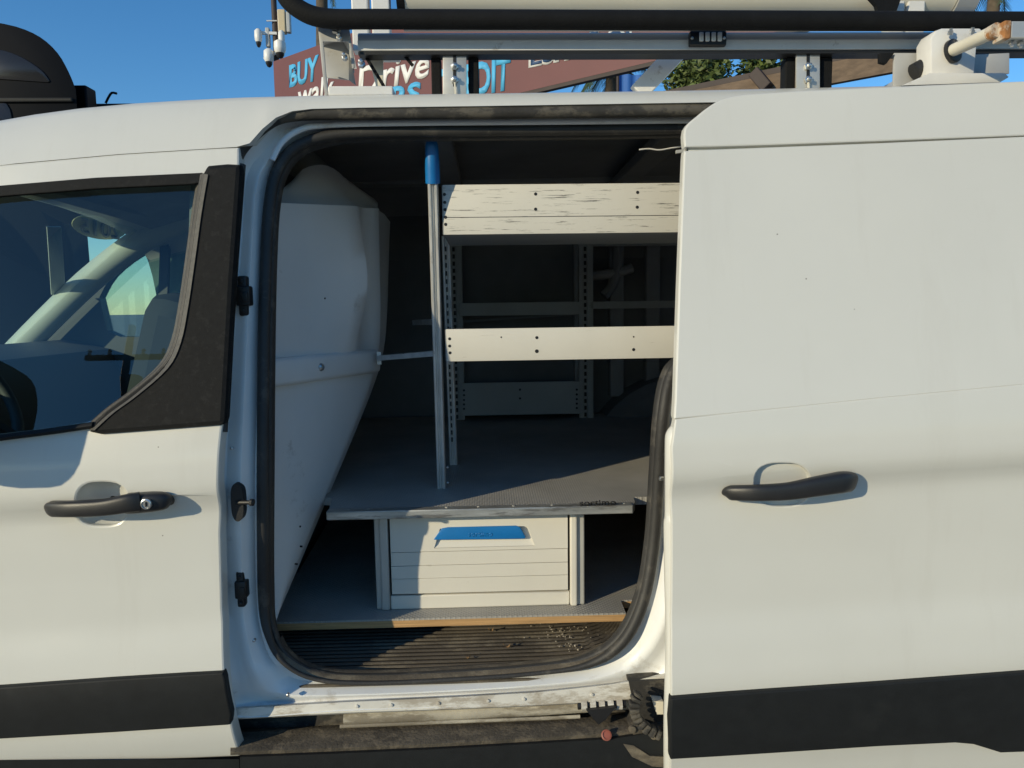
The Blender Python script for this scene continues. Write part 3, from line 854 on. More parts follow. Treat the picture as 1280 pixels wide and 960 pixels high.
# far part of the bulkhead and floor riser
zz_ = [.5 + 1.18 * k / 14 for k in range(15)]
nearY = lambda X, z, o: skin(SOF(X, z)) + o
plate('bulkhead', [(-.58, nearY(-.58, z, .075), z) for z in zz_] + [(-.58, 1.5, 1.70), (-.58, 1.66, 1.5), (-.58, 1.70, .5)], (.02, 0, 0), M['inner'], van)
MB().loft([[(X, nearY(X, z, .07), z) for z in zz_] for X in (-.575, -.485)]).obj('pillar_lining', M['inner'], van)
# raised band across the face with rounded end and screw
bd = [(330, 451), (470, 436.5), (471, 465), (330, 483)]
b3 = [pt(x, y, .012) for x, y in bd]
ba, bb_ = (b3[0] + b3[3]) / 2, (b3[1] + b3[2]) / 2
MB().bar(ba, bb_, abs(b3[1].z - b3[2].z), .030, up=PN, bev=.010).obj('partition_band', M['partition'], part, 60)
c = pt(401, 459, .027)
MB().lathe(c, PN, [(.009, -.004), (.009, .002), (.006, .006), (.004, .006), (.003, .003)], 14).obj('partition_screw', M['chrome'], part)
for px, py in ((374, 658), (376, 683), (370, 705), (420, 398), (405, 373)):
    c = pt(px, py, .010)
    MB().lathe(c, PN, [(.0022, -.004), (.0022, .0035), (.001, .004)], 8).obj('partition_rivet', M['black'], part)

# ---- shell that keeps the load space closed
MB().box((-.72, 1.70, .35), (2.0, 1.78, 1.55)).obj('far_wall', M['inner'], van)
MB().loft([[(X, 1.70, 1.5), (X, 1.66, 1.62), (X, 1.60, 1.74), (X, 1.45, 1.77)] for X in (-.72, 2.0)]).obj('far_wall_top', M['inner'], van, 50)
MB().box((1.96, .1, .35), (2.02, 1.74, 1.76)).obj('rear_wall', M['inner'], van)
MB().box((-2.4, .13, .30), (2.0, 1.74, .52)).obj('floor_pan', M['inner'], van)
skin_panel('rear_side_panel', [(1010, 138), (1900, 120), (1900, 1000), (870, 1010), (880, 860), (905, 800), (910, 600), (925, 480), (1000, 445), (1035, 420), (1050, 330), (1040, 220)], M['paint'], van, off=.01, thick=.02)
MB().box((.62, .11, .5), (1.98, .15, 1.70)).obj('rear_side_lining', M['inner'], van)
fw_ = MB()
for cx in (.78,):
    fw_.lathe((cx, 1.70, .62), (0, -1, 0), [(.40, 0), (.40, .16), (.36, .2), (.30, .2)], 32)
fw_.obj('far_wheel_arch', M['inner'], van, 40)
for px in (770, 815):
    a = P(px, 300, 1.66); b = P(px, 405, 1.66)
    MB().bar(a + Vector((0, 0, .1)), b - Vector((0, 0, .3)), .06, .05, up=(0, 1, 0), bev=.01).obj('wall_rib', M['headliner'], van)
MB().sweep(crom([P(x, y, 1.62) for x, y in [(735, 345), (765, 342), (790, 335)]], 3), [(.02, .03)] * 7, 8, up=(0, 1, 0)).obj('wall_strap', M['traygrey'], van)
arc = [P(x, y, 1.62) for x, y in [(770, 300), (771, 330), (766, 355), (755, 370)]]
MB().sweep(crom(arc, 4), [(.02, .035)] * 13, 8, up=(0, 1, 0)).obj('wall_hoop', M['headliner'], van, 60)

# step well with ribbed rubber
ZS = PS(560, 852, .085).z + .005
stepo = MB().box((-.54, .078, ZS - .03), (.38, .60, ZS - .004))
step = stepo.obj('step_well', M['mat'], van)
rib = MB()
n = 26
for i in range(n):
    y = .074 + i * .0172
    path = [(-.52, y, ZS), (.16 - .05 * (1 - i / n), y, ZS), (.22, y + .02, ZS + .003), (.27, y + .06, ZS + .006), (.305, y + .14, ZS + .01)]
    rib.sweep(crom(path, 3), [(.0058, .0026)] * 13, 6, up=(0, 0, 1))
ro = rib.obj('step_ribs', M['mat'], van, 60)
lipm = [p + Vector((0, .014, .002)) for p in sealc if proj(p)[1] > 800 and proj(p)[0] < 800]
MB().sweep(lipm, [(.022, .007)] * len(lipm), 10, up=(0, 0, 1)).obj('step_mat_edge', M['mat'], van, 60)
MB().box((-.56, .60, ZS - .1), (.40, .62, .60)).obj('step_riser', M['inner'], van)

# ---- sliding door, standing proud of the body
SO = -.11
def so(pl):
    return pl
left_up = [(857, 186), (852, 330), (846.5, 470), (844.5, 520)]
sdoor = skin_panel('sliding_door', [(868, 155), (912, 128), (1100, 116), (1280, 109), (1425, 103), (1425, 985), (838, 1010), (838, 860), (840, 700), (840, 560), (850, 522), (857, 350), (861, 190)], M['paint'], van, off=SO + .010, thick=.035, cham=.002)
skin_panel('door_cap', sm([(857.5, 182.5), (858, 161), (872, 147), (890, 133), (907, 124), (930, 119.5)], 3) + [(1000, 115), (1100, 110.5), (1280, 103), (1432, 98), (1432, 159), (1280, 167.5), (1100, 174.5), (960, 179.5)], M['paint'], sdoor, off=SO, thick=.02, cham=.003)
skin_panel('door_upper_panel', [(857, 190), (960, 186), (1100, 180.5), (1280, 172.5), (1432, 164), (1432, 464), (1280, 479.5), (1100, 496.5), (960, 511), (844.5, 522.3), (846, 500), (851, 350)], M['paint'], sdoor, off=SO, thick=.02, cham=.003)
skin_panel('door_lower_panel', [(845.5, 525.5), (960, 513.5), (1100, 499), (1280, 482), (1432, 466.5), (1432, 985), (839, 1010), (840, 880), (841, 700), (841, 560)], M['paint'], sdoor, holes=[bowl_px(978, 606, 37, 29)], off=SO, thick=.02, cham=.0025)
bowl('handle_recess', 978, 606, 37, 29, SO, sdoor)
handle([(907, 617), (914, 616), (945, 616), (985, 614), (1020, 608), (1050, 603), (1062, 602), (1068, 602)], [SO - .004, SO - .013, SO - .030, SO - .036, SO - .034, SO - .026, SO - .014, SO - .004],
       [(.004, .007), (.009, .0125), (.010, .0135), (.010, .0145), (.011, .0165), (.012, .0180), (.011, .017), (.005, .011)], sdoor)
skin_panel('rub_strip', [(841, 875), (960, 866.5), (1100, 857), (1280, 843.5), (1432, 832), (1432, 934), (1280, 939), (1252, 940), (1236, 935), (1218, 929.5), (1195, 927.5), (1100, 932), (960, 941), (840, 948.5), (839, 900)], M['trim'], sdoor, off=SO - .011, thick=.018, cham=.003)
# leading edge of the door with its folded hem
le = [(843, 531), (836, 541), (834.5, 560), (834.5, 640), (833, 655), (834, 720), (835.5, 800), (834, 860), (833, 900), (833, 960), (833, 1010)]
hem = []
for x, y in sm(le, 3):
    a = PS(x + 6.5, y, SO + .006); b = PS(x, y, SO + .010); c = PS(x - 3.2, y, SO + .020); d = PS(x - 3.8, y, SO + .034); e = PS(x + 3, y, SO + .07)
    hem.append([a, b, c, d, e])
MB().loft(hem).obj('leading_edge', M['paint'], sdoor, 60)
hem2 = []
for x, y in [(857, 170), (857, 190), (851, 350), (845, 500), (844, 531)]:
    hem2.append([PS(x + 1, y, SO + .006), PS(x + .5, y, SO + .012), PS(x + 3, y, SO + .06)])
MB().loft(hem2).obj('leading_edge_upper', M['paint'], sdoor, 60)
MB().lathe(PS(826.5, 598, .04), (-1, -.3, 0), [(.004, -.004), (.004, .003), (.002, .004)], 10).obj('frame_bolt', M['chrome'], frame)
# loose wire hanging from the headlining
wp = [P(x, y, .22) for x, y in [(799, 187), (812, 186), (824, 187.5), (840, 185), (860, 182)]]
MB().sweep(crom(wp, 4), .0016, 6).obj('loose_wire', M['camwhite'], van, 60)
MB().bar(P(845, 190, .2), P(862, 188, .2), .008, .006).obj('guide_clip', M['traygrey'], van)

# wheels
for cx in (-1.95, 1.05):
    for cy, s_ in ((.10, -1), (1.66, 1)):
        ty = MB().lathe((cx, cy + .10 * -s_, .32), (0, s_, 0), [(.20, 0), (.29, .0), (.32, .03), (.32, .17), (.29, .2), (.20, .2)], 36).obj('wheel', M['tyre'], van, 40)
        MB().lathe((cx, cy + .10 * -s_, .32), (0, s_, 0), [(.20, .02), (.20, .18), (.17, .15), (.06, .17), (.03, .19)], 24).obj('rim', M['rim'], ty, 40)

# ------------------------------------------------------------------ floor boards, drawer cabinet, shelving
ZB = P(560, 637, .24).z            # top of the upper board
ZF = P(560, 772, .23).z            # top of the base board
# upper board
bl = P(411, 641, .24); br = P(797, 629, .24)
ub = thing('deck_board', 'upper grey anti-slip board with a worn metal front edge', 'board', (0, .7, ZB - .02))
nb = P(806, 618, .24)
top = [(-.55, 1.62), (-.55, .42), (bl.x - .02, .36), (bl.x, .24), (br.x - .01, .24), (br.x, .27), (br.x + .005, .31), (.62, .31), (1.5, .31), (1.5, 1.62)]
plate('deck', [(x, y, ZB - .018) for x, y in top], (0, 0, .018), M['board'], ub)
ed = MB()
ed.box((bl.x - .004, .233, ZB - .016), (br.x - .012, .2395, ZB + .0015), .0015)
ed.box((bl.x - .004, .233, ZB + .0005), (br.x - .012, .258, ZB + .0025), .001)
edge = ed.obj('metal_edge', M['alu_edge'], ub)
lt = lambda x, y: P(x, y, .2325)
text_px('lettering', 'sortimo', [(724, 625.5), (770, 624.5), (770, 631), (724, 632)], lt, M['black'], edge, (0, -.0006, 0), bold=.03)
for px in (436, 460, 558, 598, 642, 690, 780):
    c = P(px, 627.5 + (px < 520) * 6 + (px < 620) * 3, .25); c.z = ZB + .0025
    MB().lathe(c, (0, 0, 1), [(.0035, -.001), (.0035, .0006), (.002, .0009)], 8).obj('edge_rivet', M['cab_alu'], ub)
# base board
wl = P(341, 778, .23); wr = P(782, 768, .23)
bb = thing('base_board', 'lower grey anti-slip board with a bare plywood front edge', 'board', (0, .7, ZF - .03))
top = [(-.56, 1.62), (-.50, .40), (wl.x, .23), (wr.x, .23), (wr.x + .002, .30), (wr.x + .03, .30), (1.5, .32), (1.5, 1.62)]
plate('deck', [(x, y, ZF - .004) for x, y in top], (0, 0, .004), M['board'], bb)
top2 = [(x, y + (.0005 if y < .25 else 0)) for x, y in top]
plate('plywood', [(x, y, ZF - .0195) for x, y in top2], (0, 0, .0153), M['ply'], bb)

# drawer cabinet between the boards
DY = .275
cab = thing('drawer_cabinet', 'cream drawer with a blue pull handle between the two floor boards', 'drawer', (0, .5, ZF))
x0 = P(468, 700, DY).x; x1 = P(731, 700, DY).x
d0 = P(487, 700, DY).x; d1 = P(711.5, 700, DY).x
ztop = ZB - .0185; zbot = ZF + .0005
MB().box((x0, DY + .008, zbot), (d0 - .006, .95, ztop), .003).obj('side_post', M['cab_alu'], cab)
MB().box((x0 + .012, DY, zbot), (d0 - .002, DY + .02, ztop), .004).obj('side_post_front', M['cab_alu'], cab)
MB().box((d1 + .002, DY - .004, zbot), (d1 + .018, DY + .02, ztop), .004).obj('side_post_front', M['drawer'], cab)
MB().box((d1 + .006, DY + .004, zbot), (x1, .95, ztop), .003).obj('side_post', M['cab_alu'], cab)
MB().box((d0 - .001, DY + .006, ztop - .012), (d1 + .001, DY + .03, ztop - .0005), .002).obj('top_rail', M['cab_alu'], cab)
MB().box((d0 - .001, DY + .004, zbot), (d1 + .001, DY + .03, P(600, 743, DY).z), .003).obj('bottom_rail', M['drawer'], cab)
MB().box((d0 - .001, DY + .04, zbot + .01), (d1 + .001, DY + .06, ztop - .01)).obj('drawer_back', M['black'], cab)
# drawer face in boards with fine grooves
front = bpy.data.objects.new('drawer_front', None)
zs = [P(600, y, DY).z for y in (644.5, 688.5, 705.5, 721.5, 740.5)]
cu = P(600, 667, DY)
zt_, zb_ = zs[0], zs[1]
hx0, hx1 = P(541, 667, DY).x, P(665, 667, DY).x
hz0, hz1 = P(600, 684, DY).z, P(600, 660, DY).z
tp = [(d0 + .003, zt_), (d1 - .003, zt_), (d1 - .003, zb_ + .0012), (d0 + .003, zb_ + .0012)]
hole = [(hx0 + .002, hz0), (hx1 + .006, hz0), (hx1 - .010, hz1), (hx1 - .02, hz1 + .002), (hx0 + .026, hz1 + .002), (hx0 + .016, hz1)]
df = plate('drawer_front', [(x, DY, z) for x, z in tp], (0, .012, 0), M['drawer'], cab, [[(x, DY, z) for x, z in hole]])
for i in range(1, 4):
    MB().box((d0 + .003, DY + .0005 * (i % 2), zs[i + 1] + .0007), (d1 - .003, DY + .012, zs[i] - .0002), .0005).obj('front_slat', M['drawer'], cab)
# scooped grip: sloping cavity and blue insert
xm = (hx0 + hx1) / 2
gz0, gz1 = hz0, hz1
MB().loft([[(x, DY + .001, gz0 + .0005), (x, DY + .005, gz0 + .006), (x, DY + .011, gz1 - .004), (x, DY + .0115, gz1 + .006)] for x in (hx0 - .0, hx1 + .008)]).obj('grip_scoop', M['drawer'], cab, 60)
bp_ = [(542, 675), (552, 661), (560, 659.5), (645, 657.5), (650, 659), (657.5, 672), (655, 673.5)]
b3 = [P(x, y, DY - .004) for x, y in bp_]
gr = plate('blue_grip', b3, (0, .012, 0), M['blue'], cab, bev=.0015)
text_px('lettering', 'sortimo', [(585, 664.5), (616, 664), (616, 670.5), (585, 671)], lambda x, y: P(x, y, DY - .0041), M['blue'], gr, (0, -.0002, 0), bold=.02)

# near shelving unit: post frame and two trays across the opening
su = thing('shelf_rack', 'shelf rack with two cream trays and a blue capped post across the door opening', 'shelf', (.2, .4, ZB))
pb, ptp = PZ(552, 609, ZB + .001), P(541, 228, .27)
def profile_post(a, b, w_, d_, nm, m, parent):
    """ribbed extrusion: two beads and a groove"""
    t = (b - a).normalized(); x = Vector((1, 0, 0)); x = (x - t * x.dot(t)).normalized(); y = t.cross(x)
    sec = [(-1, 1), (-1, -.6), (-.82, -1), (-.45, -1), (-.28, -.65), (-.1, -.62), (0, -.9), (.12, -.62), (.3, -.65), (.45, -1), (.82, -1), (1, -.6), (1, 1)]
    sgn = 1 if y.y > 0 else -1
    rg = [[p + x * u * w_ + y * sgn * v * d_ for u, v in sec] for p in (a, a.lerp(b, .5), b)]
    return MB().loft(rg, True, False, True).obj(nm, m, parent, 25)
mid = pb.lerp(ptp, .5)
profile_post(pb, ptp, .0105, .012, 'front_post', M['alu'], su)
capo = ptp
t_ = (ptp - pb).normalized()
cp = MB()
cp.sweep([ptp - t_ * .002, ptp + t_ * .03, ptp + t_ * .075, ptp + t_ * .088], [(.0155, .016), (.0155, .016), (.0135, .015), (.009, .010)], 14, up=(0, 1, 0))
cp.obj('post_cap', M['blue'], su, 60)
rbm, rtp = PZ(567, 580, ZB + .001), P(563, 296, .60)
rear = profile_post(rbm, Vector((rbm.x, .58, rtp.z)), .011, .010, 'rear_post', M['alu'], su)
for i in range(26):
    p = rbm.lerp(Vector((rbm.x, .58, rtp.z)), .12 + .86 * i / 26)
    MB().box(p + Vector((-.0035, -.0125, -.006)), p + Vector((.0005, -.0085, .006))).obj('post_slot', M['black'], rear)
for dz in (.012, .05):
    MB().lathe(pb + Vector((.016, -.004, dz)), (0, -1, 0), [(.003, -.002), (.003, .003), (.001, .004)], 8).obj('post_screw', M['chrome'], su)
def tray(pxl, pyt, pyb, Y, m, parent, depth, x1, nm, slope=.0):
    a = P(pxl, pyt, Y); b = P(pxl, pyb, Y)
    mm = MB()
    mm.box((a.x, Y, b.z), (x1, Y + .0025, a.z), .001)
    mm.box((a.x, Y + .0025, a.z - .003), (x1, Y + .014, a.z - .0005), .001)
    o = mm.obj(nm, m, parent, 30)
    fl = MB()
    fl.box((a.x, Y + .003, b.z + .001), (x1, Y + depth, b.z + .003))
    fl.box((a.x, Y + depth, b.z), (x1, Y + depth + .002, a.z - .01))
    fl.box((a.x - .002, Y + .0005, b.z + .0005), (a.x - .0005, Y + depth, a.z - .001))
    fl.obj('tray_floor', M['traygrey'], o, 30)
    return o, a, b
def holes(parent, Y, lst):
    for px, py, r in lst:
        c = P(px, py, Y); rr = r / F * (Y + 1.3)
        MB().lathe(c, (0, -1, 0), [(rr, -.0004), (rr, .0005), (rr * .8, .0006), (rr * .7, .0002)], 10).obj('bolt_hole', M['black'], parent)
t1, a1, b1 = tray(553.5, 231, 293.5, .285, M['tray'], su, .27, .80, 'upper_tray')
holes(t1, .285, [(555.5, 243, 2), (556, 253, 2), (556.3, 262, 2), (556.8, 271.5, 2), (557, 280.5, 2), (669.5, 242.5, 2), (669.5, 261.5, 2), (797, 240.5, 2), (796.5, 259, 2)])
t2, a2, b2 = tray(557.5, 411.5, 452, .335, M['tray2'], su, .24, .80, 'lower_tray')
holes(t2, .335, [(562, 423.5, 1.9), (562, 432.5, 1.9), (562.5, 441, 1.9), (626.5, 421.5, 1), (671, 422, 2), (671, 439, 2.4), (792, 421, 1), (792, 437, 2)])
MB().box((a1.x, .2845, P(600, 271.5, .285).z - .0006), (.80, .2855, P(600, 271.5, .285).z + .0006)).obj('tray_crease', M['black'], t1)
# stay bars to the partition
MB().bar(P(474, 447.5, .50), P(545, 441.5, .36), .012, .017, up=(0, 1, 0)).obj('stay_bar', M['steel'], su)
MB().box(P(471, 440, .51), P(476, 456, .50) + Vector((0, .02, 0))).obj('stay_plate', M['steel'], su)
for px, py in ((486, 445), (504, 442.5), (519, 441.5), (530, 441)):
    t = (px - 474) / 71
    MB().lathe(P(px, py, .493 - .14 * t), (0, -1, 0), [(.002, -.001), (.002, .0008), (.001, .001)], 8).obj('stay_hole', M['black'], su)
MB().bar(P(519, 403, .80), P(548, 402, .62), .015, .018, up=(0, 1, 0)).obj('stay_bar', M['steel'], su)

# far shelving unit against the other side
fs = thing('far_shelf_rack', 'dim grey shelf rack with perforated uprights against the far side', 'shelf', (.05, 1.5, ZB))
UY = 1.5
for px in (569, 730):
    a = P(px + 3, 505, UY); a.z = ZB + .001; b = P(px + 3, 262, UY)
    u = MB().box((a.x - .028, UY, a.z), (a.x - .010, UY + .03, b.z), .002)
    u.box((a.x + .004, UY, a.z), (a.x + .028, UY + .03, b.z), .002)
    u.box((a.x - .0105, UY + .006, a.z), (a.x + .0045, UY + .02, b.z))
    uo = u.obj('upright', M['traygrey'], fs)
    for i in range(30):
        z = a.z + (b.z - a.z) * (i + .5) / 30
        MB().box((a.x - .0075, UY + .0035, z - .008), (a.x + .0015, UY + .007, z + .008)).obj('upright_slot', M['black'], uo)
xa, xb = P(577, 500, UY).x, P(724, 500, UY).x
for y0_, y1_, nm in ((379, 393, 'shelf_rail'), (479, 517, 'low_tray')):
    a = P(577, y0_, UY - .02); b = P(724, y1_, UY - .02)
    zb2 = max(b.z, ZB + .002)
    m_ = MB().box((xa, UY - .02, zb2), (xb, UY - .017, a.z), .001)
    m_.box((xa, UY - .017, zb2), (xb, UY + .18, zb2 + .003))
    to = m_.obj(nm, M['traygrey'], fs)
    if nm == 'low_tray':
        for hx, hy in [(578.5 + 1.5, y) for y in (488, 494, 500, 505.5, 511)] + [(721, y) for y in (487, 493, 499, 504.5, 510)] + [(650, 487), (650, 498)]:
            holes(to, UY - .0205, [(hx, hy, 1.5)])
MB().bar(P(578, 402, 1.58), P(724, 392, 1.5), .01, .02, up=(0, 1, 0)).obj('cross_stay', M['inner'], fs)
MB().box((P(718, 300, 1.62).x, 1.62, ZB + .001), (P(724, 300, 1.62).x, 1.66, P(724, 290, 1.62).z)).obj('rear_upright', M['traygrey'], fs)
for y in (299, 377):
    a = P(738, y, UY); b = P(900, y + 7, UY)
    MB().box((a.x, UY, b.z), (1.3, UY + .02, a.z), .002).obj('side_rail', M['traygrey'], fs)

# leaves and grit lying on the step
def leaf(px, py, L, rz, label):
    c = PZ(px, py, ZS + .006)
    pts = []
    for k in range(12):
        t = 2 * math.pi * k / 12
        r = L * (.5 + .1 * math.sin(3 * t))
        pts.append(Vector((r * math.cos(t), r * .45 * math.sin(t), .004 * math.cos(2 * t) + .003)))
    Mz = Matrix.Rotation(rz, 3, 'Z')
    vs = [c + Mz @ p for p in pts] + [c + Vector((0, 0, .0))]
    o = mesh_obj('dry_leaf', vs, [(i, (i + 1) % 12, 12) for i in range(12)], M['leafdry'], None, 60)
    tag(o, label, 'leaf', 'dry leaves on the step')
    return o
leaf(634, 808, .018, .1, 'dry brown leaf, biggest of the three on the ribbed step')
leaf(614, 788, .014, .4, 'pale dry leaf close under the plywood edge')
leaf(585, 822, .012, -.5, 'tiny dry leaf near the door seal of the step')
g = MB()
rnd = random.Random(3)
for i in range(70):
    px = rnd.gauss(705, 22); py = rnd.gauss(790, 7)
    if i > 52:
        px = rnd.gauss(712, 8); py = rnd.gauss(808, 3)
    c = PZ(px, py, ZS + .005)
    r = rnd.uniform(.0005, .0013) * (1.7 if i > 62 else 1)
    g.obox(c, (r, r, r * .7), Matrix.Rotation(rnd.random() * 3, 3, 'Z'))
go = g.obj('grit', M['grit'])
tag(go, 'pale grit scattered on the ribbed step', 'grit', kind='stuff')

# ------------------------------------------------------------------ ladder rack on the roof
ZR = lambda px, py, Y: P(px, py, Y)
rk_ = thing('ladder_rack', 'white and grey ladder rack bolted along the van roof', 'roof rack', (.3, .3, 1.72))
RY = .20
a = P(447, 51, RY); b = P(1165, 52, RY)
hh = (P(600, 40, RY).z - P(600, 63, RY).z) / 2
zc = (a.z + b.z) / 2
bx1 = 1.45
m_ = MB()
m_.box((a.x, RY, zc - hh), (bx1, RY + .04, zc + hh), .003)
bar = m_.obj('side_rail', M['rackg'], rk_)
MB().box((a.x, RY - .0012, zc - hh * .95), (bx1, RY + .001, zc + hh * .12)).obj('rail_lit_face', M['rackw'], bar)  # white lower strip paints the sunlit half below the tube's shadow
MB().box((a.x, RY + .002, zc - hh - .006), (bx1, RY + .036, zc - hh - .0005)).obj('rail_underside_shade', M['black'], bar)  # black strip stands for the shade on the rail's underside
# foam covered grab tube, turned up at the front
tz = [(352, -22), (358, -4), (372, 10), (392, 20), (420, 24), (470, 24)]
tp_ = [P(x, y, .155) for x, y in tz]
last = tp_[-1]
e2 = P(1290, 27, .155)
path = crom(tp_ + [Vector((last.x + (e2.x - last.x) * k / 5, .155, last.z + (e2.z - last.z) * k / 5)) for k in range(1, 6)] + [Vector((1.5, .155, e2.z))], 4)
MB().sweep(path, .0180, 16).obj('foam_tube', M['foam'], rk_, 60)
MB().cyl(P(505, 37.5, .19), Vector((1.4, .19, P(1100, 38, .19).z)), .003, 8).obj('thin_rod', M['rackw'], rk_, 60)
# carrier tube on the rack with its clamps
ct = thing('carrier_tube', 'cream round pipe carrier tube lying along the rack top', 'tube', (.2, .34, 1.9))
ca, cb = P(500, 2, .34), P(1178, 2, .34)
cz = (ca.z + cb.z) / 2
MB().cyl((P(508, 2, .34).x, .34, cz + .018), (P(1182, 2, .34).x, .34, cz + .018), .052, 28).obj('tube', M['pvc'], ct, 40)
MB().cyl((P(1183, 2, .34).x, .34, cz + .018), (P(1208, 2, .34).x, .34, cz + .018), .057, 28).obj('end_cap', M['rackg'], ct, 40)
MB().cyl((P(498, 2, .34).x, .34, cz + .018), (P(507, 2, .34).x, .34, cz + .018), .054, 28).obj('end_cap', M['foam'], ct, 40)
for px in (442, 1102):
    p = P(px, 8, .33)
    MB().box((p.x, .30, zc + hh), (p.x + .035, .33, cz + .14), .003).obj('tube_clamp', M['rackw'], rk_)
    MB().box((p.x + .042, .30, zc + hh), (p.x + .08, .33, cz + .14), .003).obj('tube_clamp', M['rackw'], rk_)
p = P(1108, 8, .28)
MB().prism([P(x, y, .275) for x, y in [(1085, -6), (1128, -6), (1120, 16), (1098, 16), (1096, 6)]], (0, .012, 0)).obj('clamp_plate', M['foam'], rk_)
# cross bars running over the roof
for X in (1.0, 1.38):
    MB().box((X, RY + .04, zc - .012), (X + .035, 1.55, zc + .012), .003).obj('cross_bar', M['rackg'], rk_)
MB().box((a.x, 1.55, zc - hh), (bx1, 1.59, zc + hh), .003).obj('far_side_rail', M['rackg'], rk_)
# upright plates with slots and bolts, black pads either side
def leg(pxa, pxb, pyb, pads, py0=63):
    o = MB()
    t0, t1_ = P(pxa, py0, .21), P(pxb, pyb + 4, .21)
    bm_ = plate('rack_leg', [P(x, y, .21) for x, y in [(pxa, py0), (pxb, py0), (pxb, pyb + 5), (pxa, pyb + 5)]], (0, .006, 0), M['rackg'], rk_, bev=.001)
    cx = (pxa + pxb) / 2
    MB().prism([P(x, y, .2092) for x, y in [(cx - 2, py0 + 4), (cx + 2, py0 + 4), (cx + 2, pyb - 9), (cx - 2, pyb - 9)]], (0, .002, 0)).obj('leg_slot', M['black'], bm_)
    for y in (py0 + 20, py0 + 37):
        c = P(cx, y, .207)
        MB().lathe(c, (0, -1, 0), [(.008, -.002), (.008, .003), (.0045, .004), (.0045, .010), (.002, .011)], 6).obj('leg_bolt', M['chrome'], bm_, 25)
    MB().bar(P(cx, py0 + 40, .204), P(cx + 1, pyb + 1, .204), .003, .003).obj('strap_end', M['pvc'], bm_)
    for x0_, x1_ in pads:
        MB().box(P(x0_, py0 + 8, .222), P(x1_, pyb + 4, .222) + Vector((0, .03, 0)), .003).obj('rubber_pad', M['foam'], bm_)
leg(553.5, 583, 117, ((538.5, 552), (585, 599)))
leg(995.5, 1025, 113, ((982.5, 994), (1026.5, 1040)))
# slanting brace
MB().bar(P(851, 60, .30), P(797, 117, .30), .040, .025, up=(0, 1, 0), bev=.002).obj('brace', M['rackw'], rk_)
# folded front bracket
fb = MB()
def foldplate(pts, Y, vec, nm, m, parent, bev=.0012):
    return plate(nm, [P(x, y, Y) for x, y in pts], vec, m, parent, bev=bev)
fb_ = foldplate([(397, 30), (402, 28), (432, 28), (436, 32), (444, 84), (440, 86), (436, 52), (404, 52), (410, 118), (406, 121)], .185, (0, .004, 0), 'front_bracket', M['rackg2'], rk_)
MB().loft([[P(398, 30, .187), P(435, 30, .187), P(441, 62, .20), P(446, 86, .24)], [P(402, 58, .30), P(428, 50, .30), P(436, 66, .30), P(441, 86, .30)], [P(410, 96, .28), P(424, 96, .28), P(436, 100, .28), P(445, 107, .28)]]).obj('bracket_web', M['rackg2'], fb_, 20)
foldplate([(403, 50), (437, 50), (443, 90), (436, 100), (407, 97)], .30, (0, .004, 0), 'bracket_back', M['rackg2'], fb_)
MB().loft([[P(399, 30, .187), P(401, 30, .187)], [P(409, 119, .187), P(411, 119, .187)]]).obj('bracket_fold', M['rackw'], fb_)
MB().box(P(410, 107.5, .175), P(491, 118.5, .175) + Vector((0, .09, 0)), .002).obj('bracket_foot', M['rackw'], fb_)
MB().bar(P(453, 64, .24), P(480, 108, .21), .006, .02, up=(0, 1, 0)).obj('bracket_edge', M['foam'], fb_)
foldplate([(452, 63), (498, 63), (498, 72), (456, 72)], .25, (0, .03, 0), 'bracket_wing', M['rackw'], fb_)
foldplate([(461, 72), (479, 72), (479, 108), (470, 108)], .26, (0, .004, 0), 'bracket_panel', M['pvc'], fb_)
MB().bar(P(501, 64, .22), P(516, 82, .22), .006, .006).obj('strap_tail', M['foam'], fb_)
for px, py, r in ((420, 36, .010), (424, 47, .006), (431, 72, .006), (452, 80, .008)):
    MB().lathe(P(px, py, .178), (0, -1, .3), [(r, -.004), (r, .003), (r * .6, .004), (r * .6, .012), (r * .3, .013)], 6).obj('bracket_bolt', M['chrome'], fb_, 25)
# rear drop-down bracket with its pivot tube and rusty arm
rb2 = foldplate([(1164, 48), (1170, 38), (1178, 35), (1225, 35), (1230, 40), (1222, 48), (1218, 92), (1164, 92)], .11, (0, .05, 0), 'rear_bracket', M['rackw'], rk_, bev=.003)
foldplate([(1127, 107), (1163, 91), (1256, 91), (1262, 96), (1250, 103)], .10, (0, .10, 0), 'bracket_base', M['rackw'], rb2, bev=.002)
foldplate([(1118, 66), (1166, 66), (1162, 92), (1128, 107), (1117, 108)], .17, (0, .006, 0), 'bracket_cheek', M['rackg2'], rb2)
foldplate([(1218, 68), (1262, 66), (1262, 92), (1217, 93)], .15, (0, .006, 0), 'bracket_cheek', M['rackg2'], rb2)
foldplate([(1100, 66), (1118, 66), (1108, 80), (1100, 78)], .165, (0, .01, 0), 'stop_hook', M['foam'], rb2)
MB().cyl(P(1142, 90, .15), P(1160, 80, .15), .016, 14).obj('pivot_pin', M['black'], rb2, 40)
MB().lathe(P(1191, 64, .108), (.4, -1, .1), [(.022, -.003), (.022, .004), (.018, .006), (.012, .006)], 20).obj('pivot_bush', M['black'], rb2, 40)
MB().cyl(P(1191, 63, .10), P(1240, 41, -.02), .0115, 16).obj('pivot_tube', M['pvc'], rb2, 40)
MB().cyl(P(1238, 42, -.015), P(1247, 37, -.03), .0125, 16).obj('rusty_collar', M['rust'], rb2, 40)
ra = P(1248, 40, -.03)
MB().box((ra.x, -.045, ra.z - .016), (ra.x + .012, -.015, ra.z + .014), .002).obj('rusty_end', M['rust'], rb2)
MB().box((ra.x + .0125, -.044, ra.z - .015), (1.3, -.016, ra.z + .013), .002).obj('drop_arm', M['rackg'], rb2)
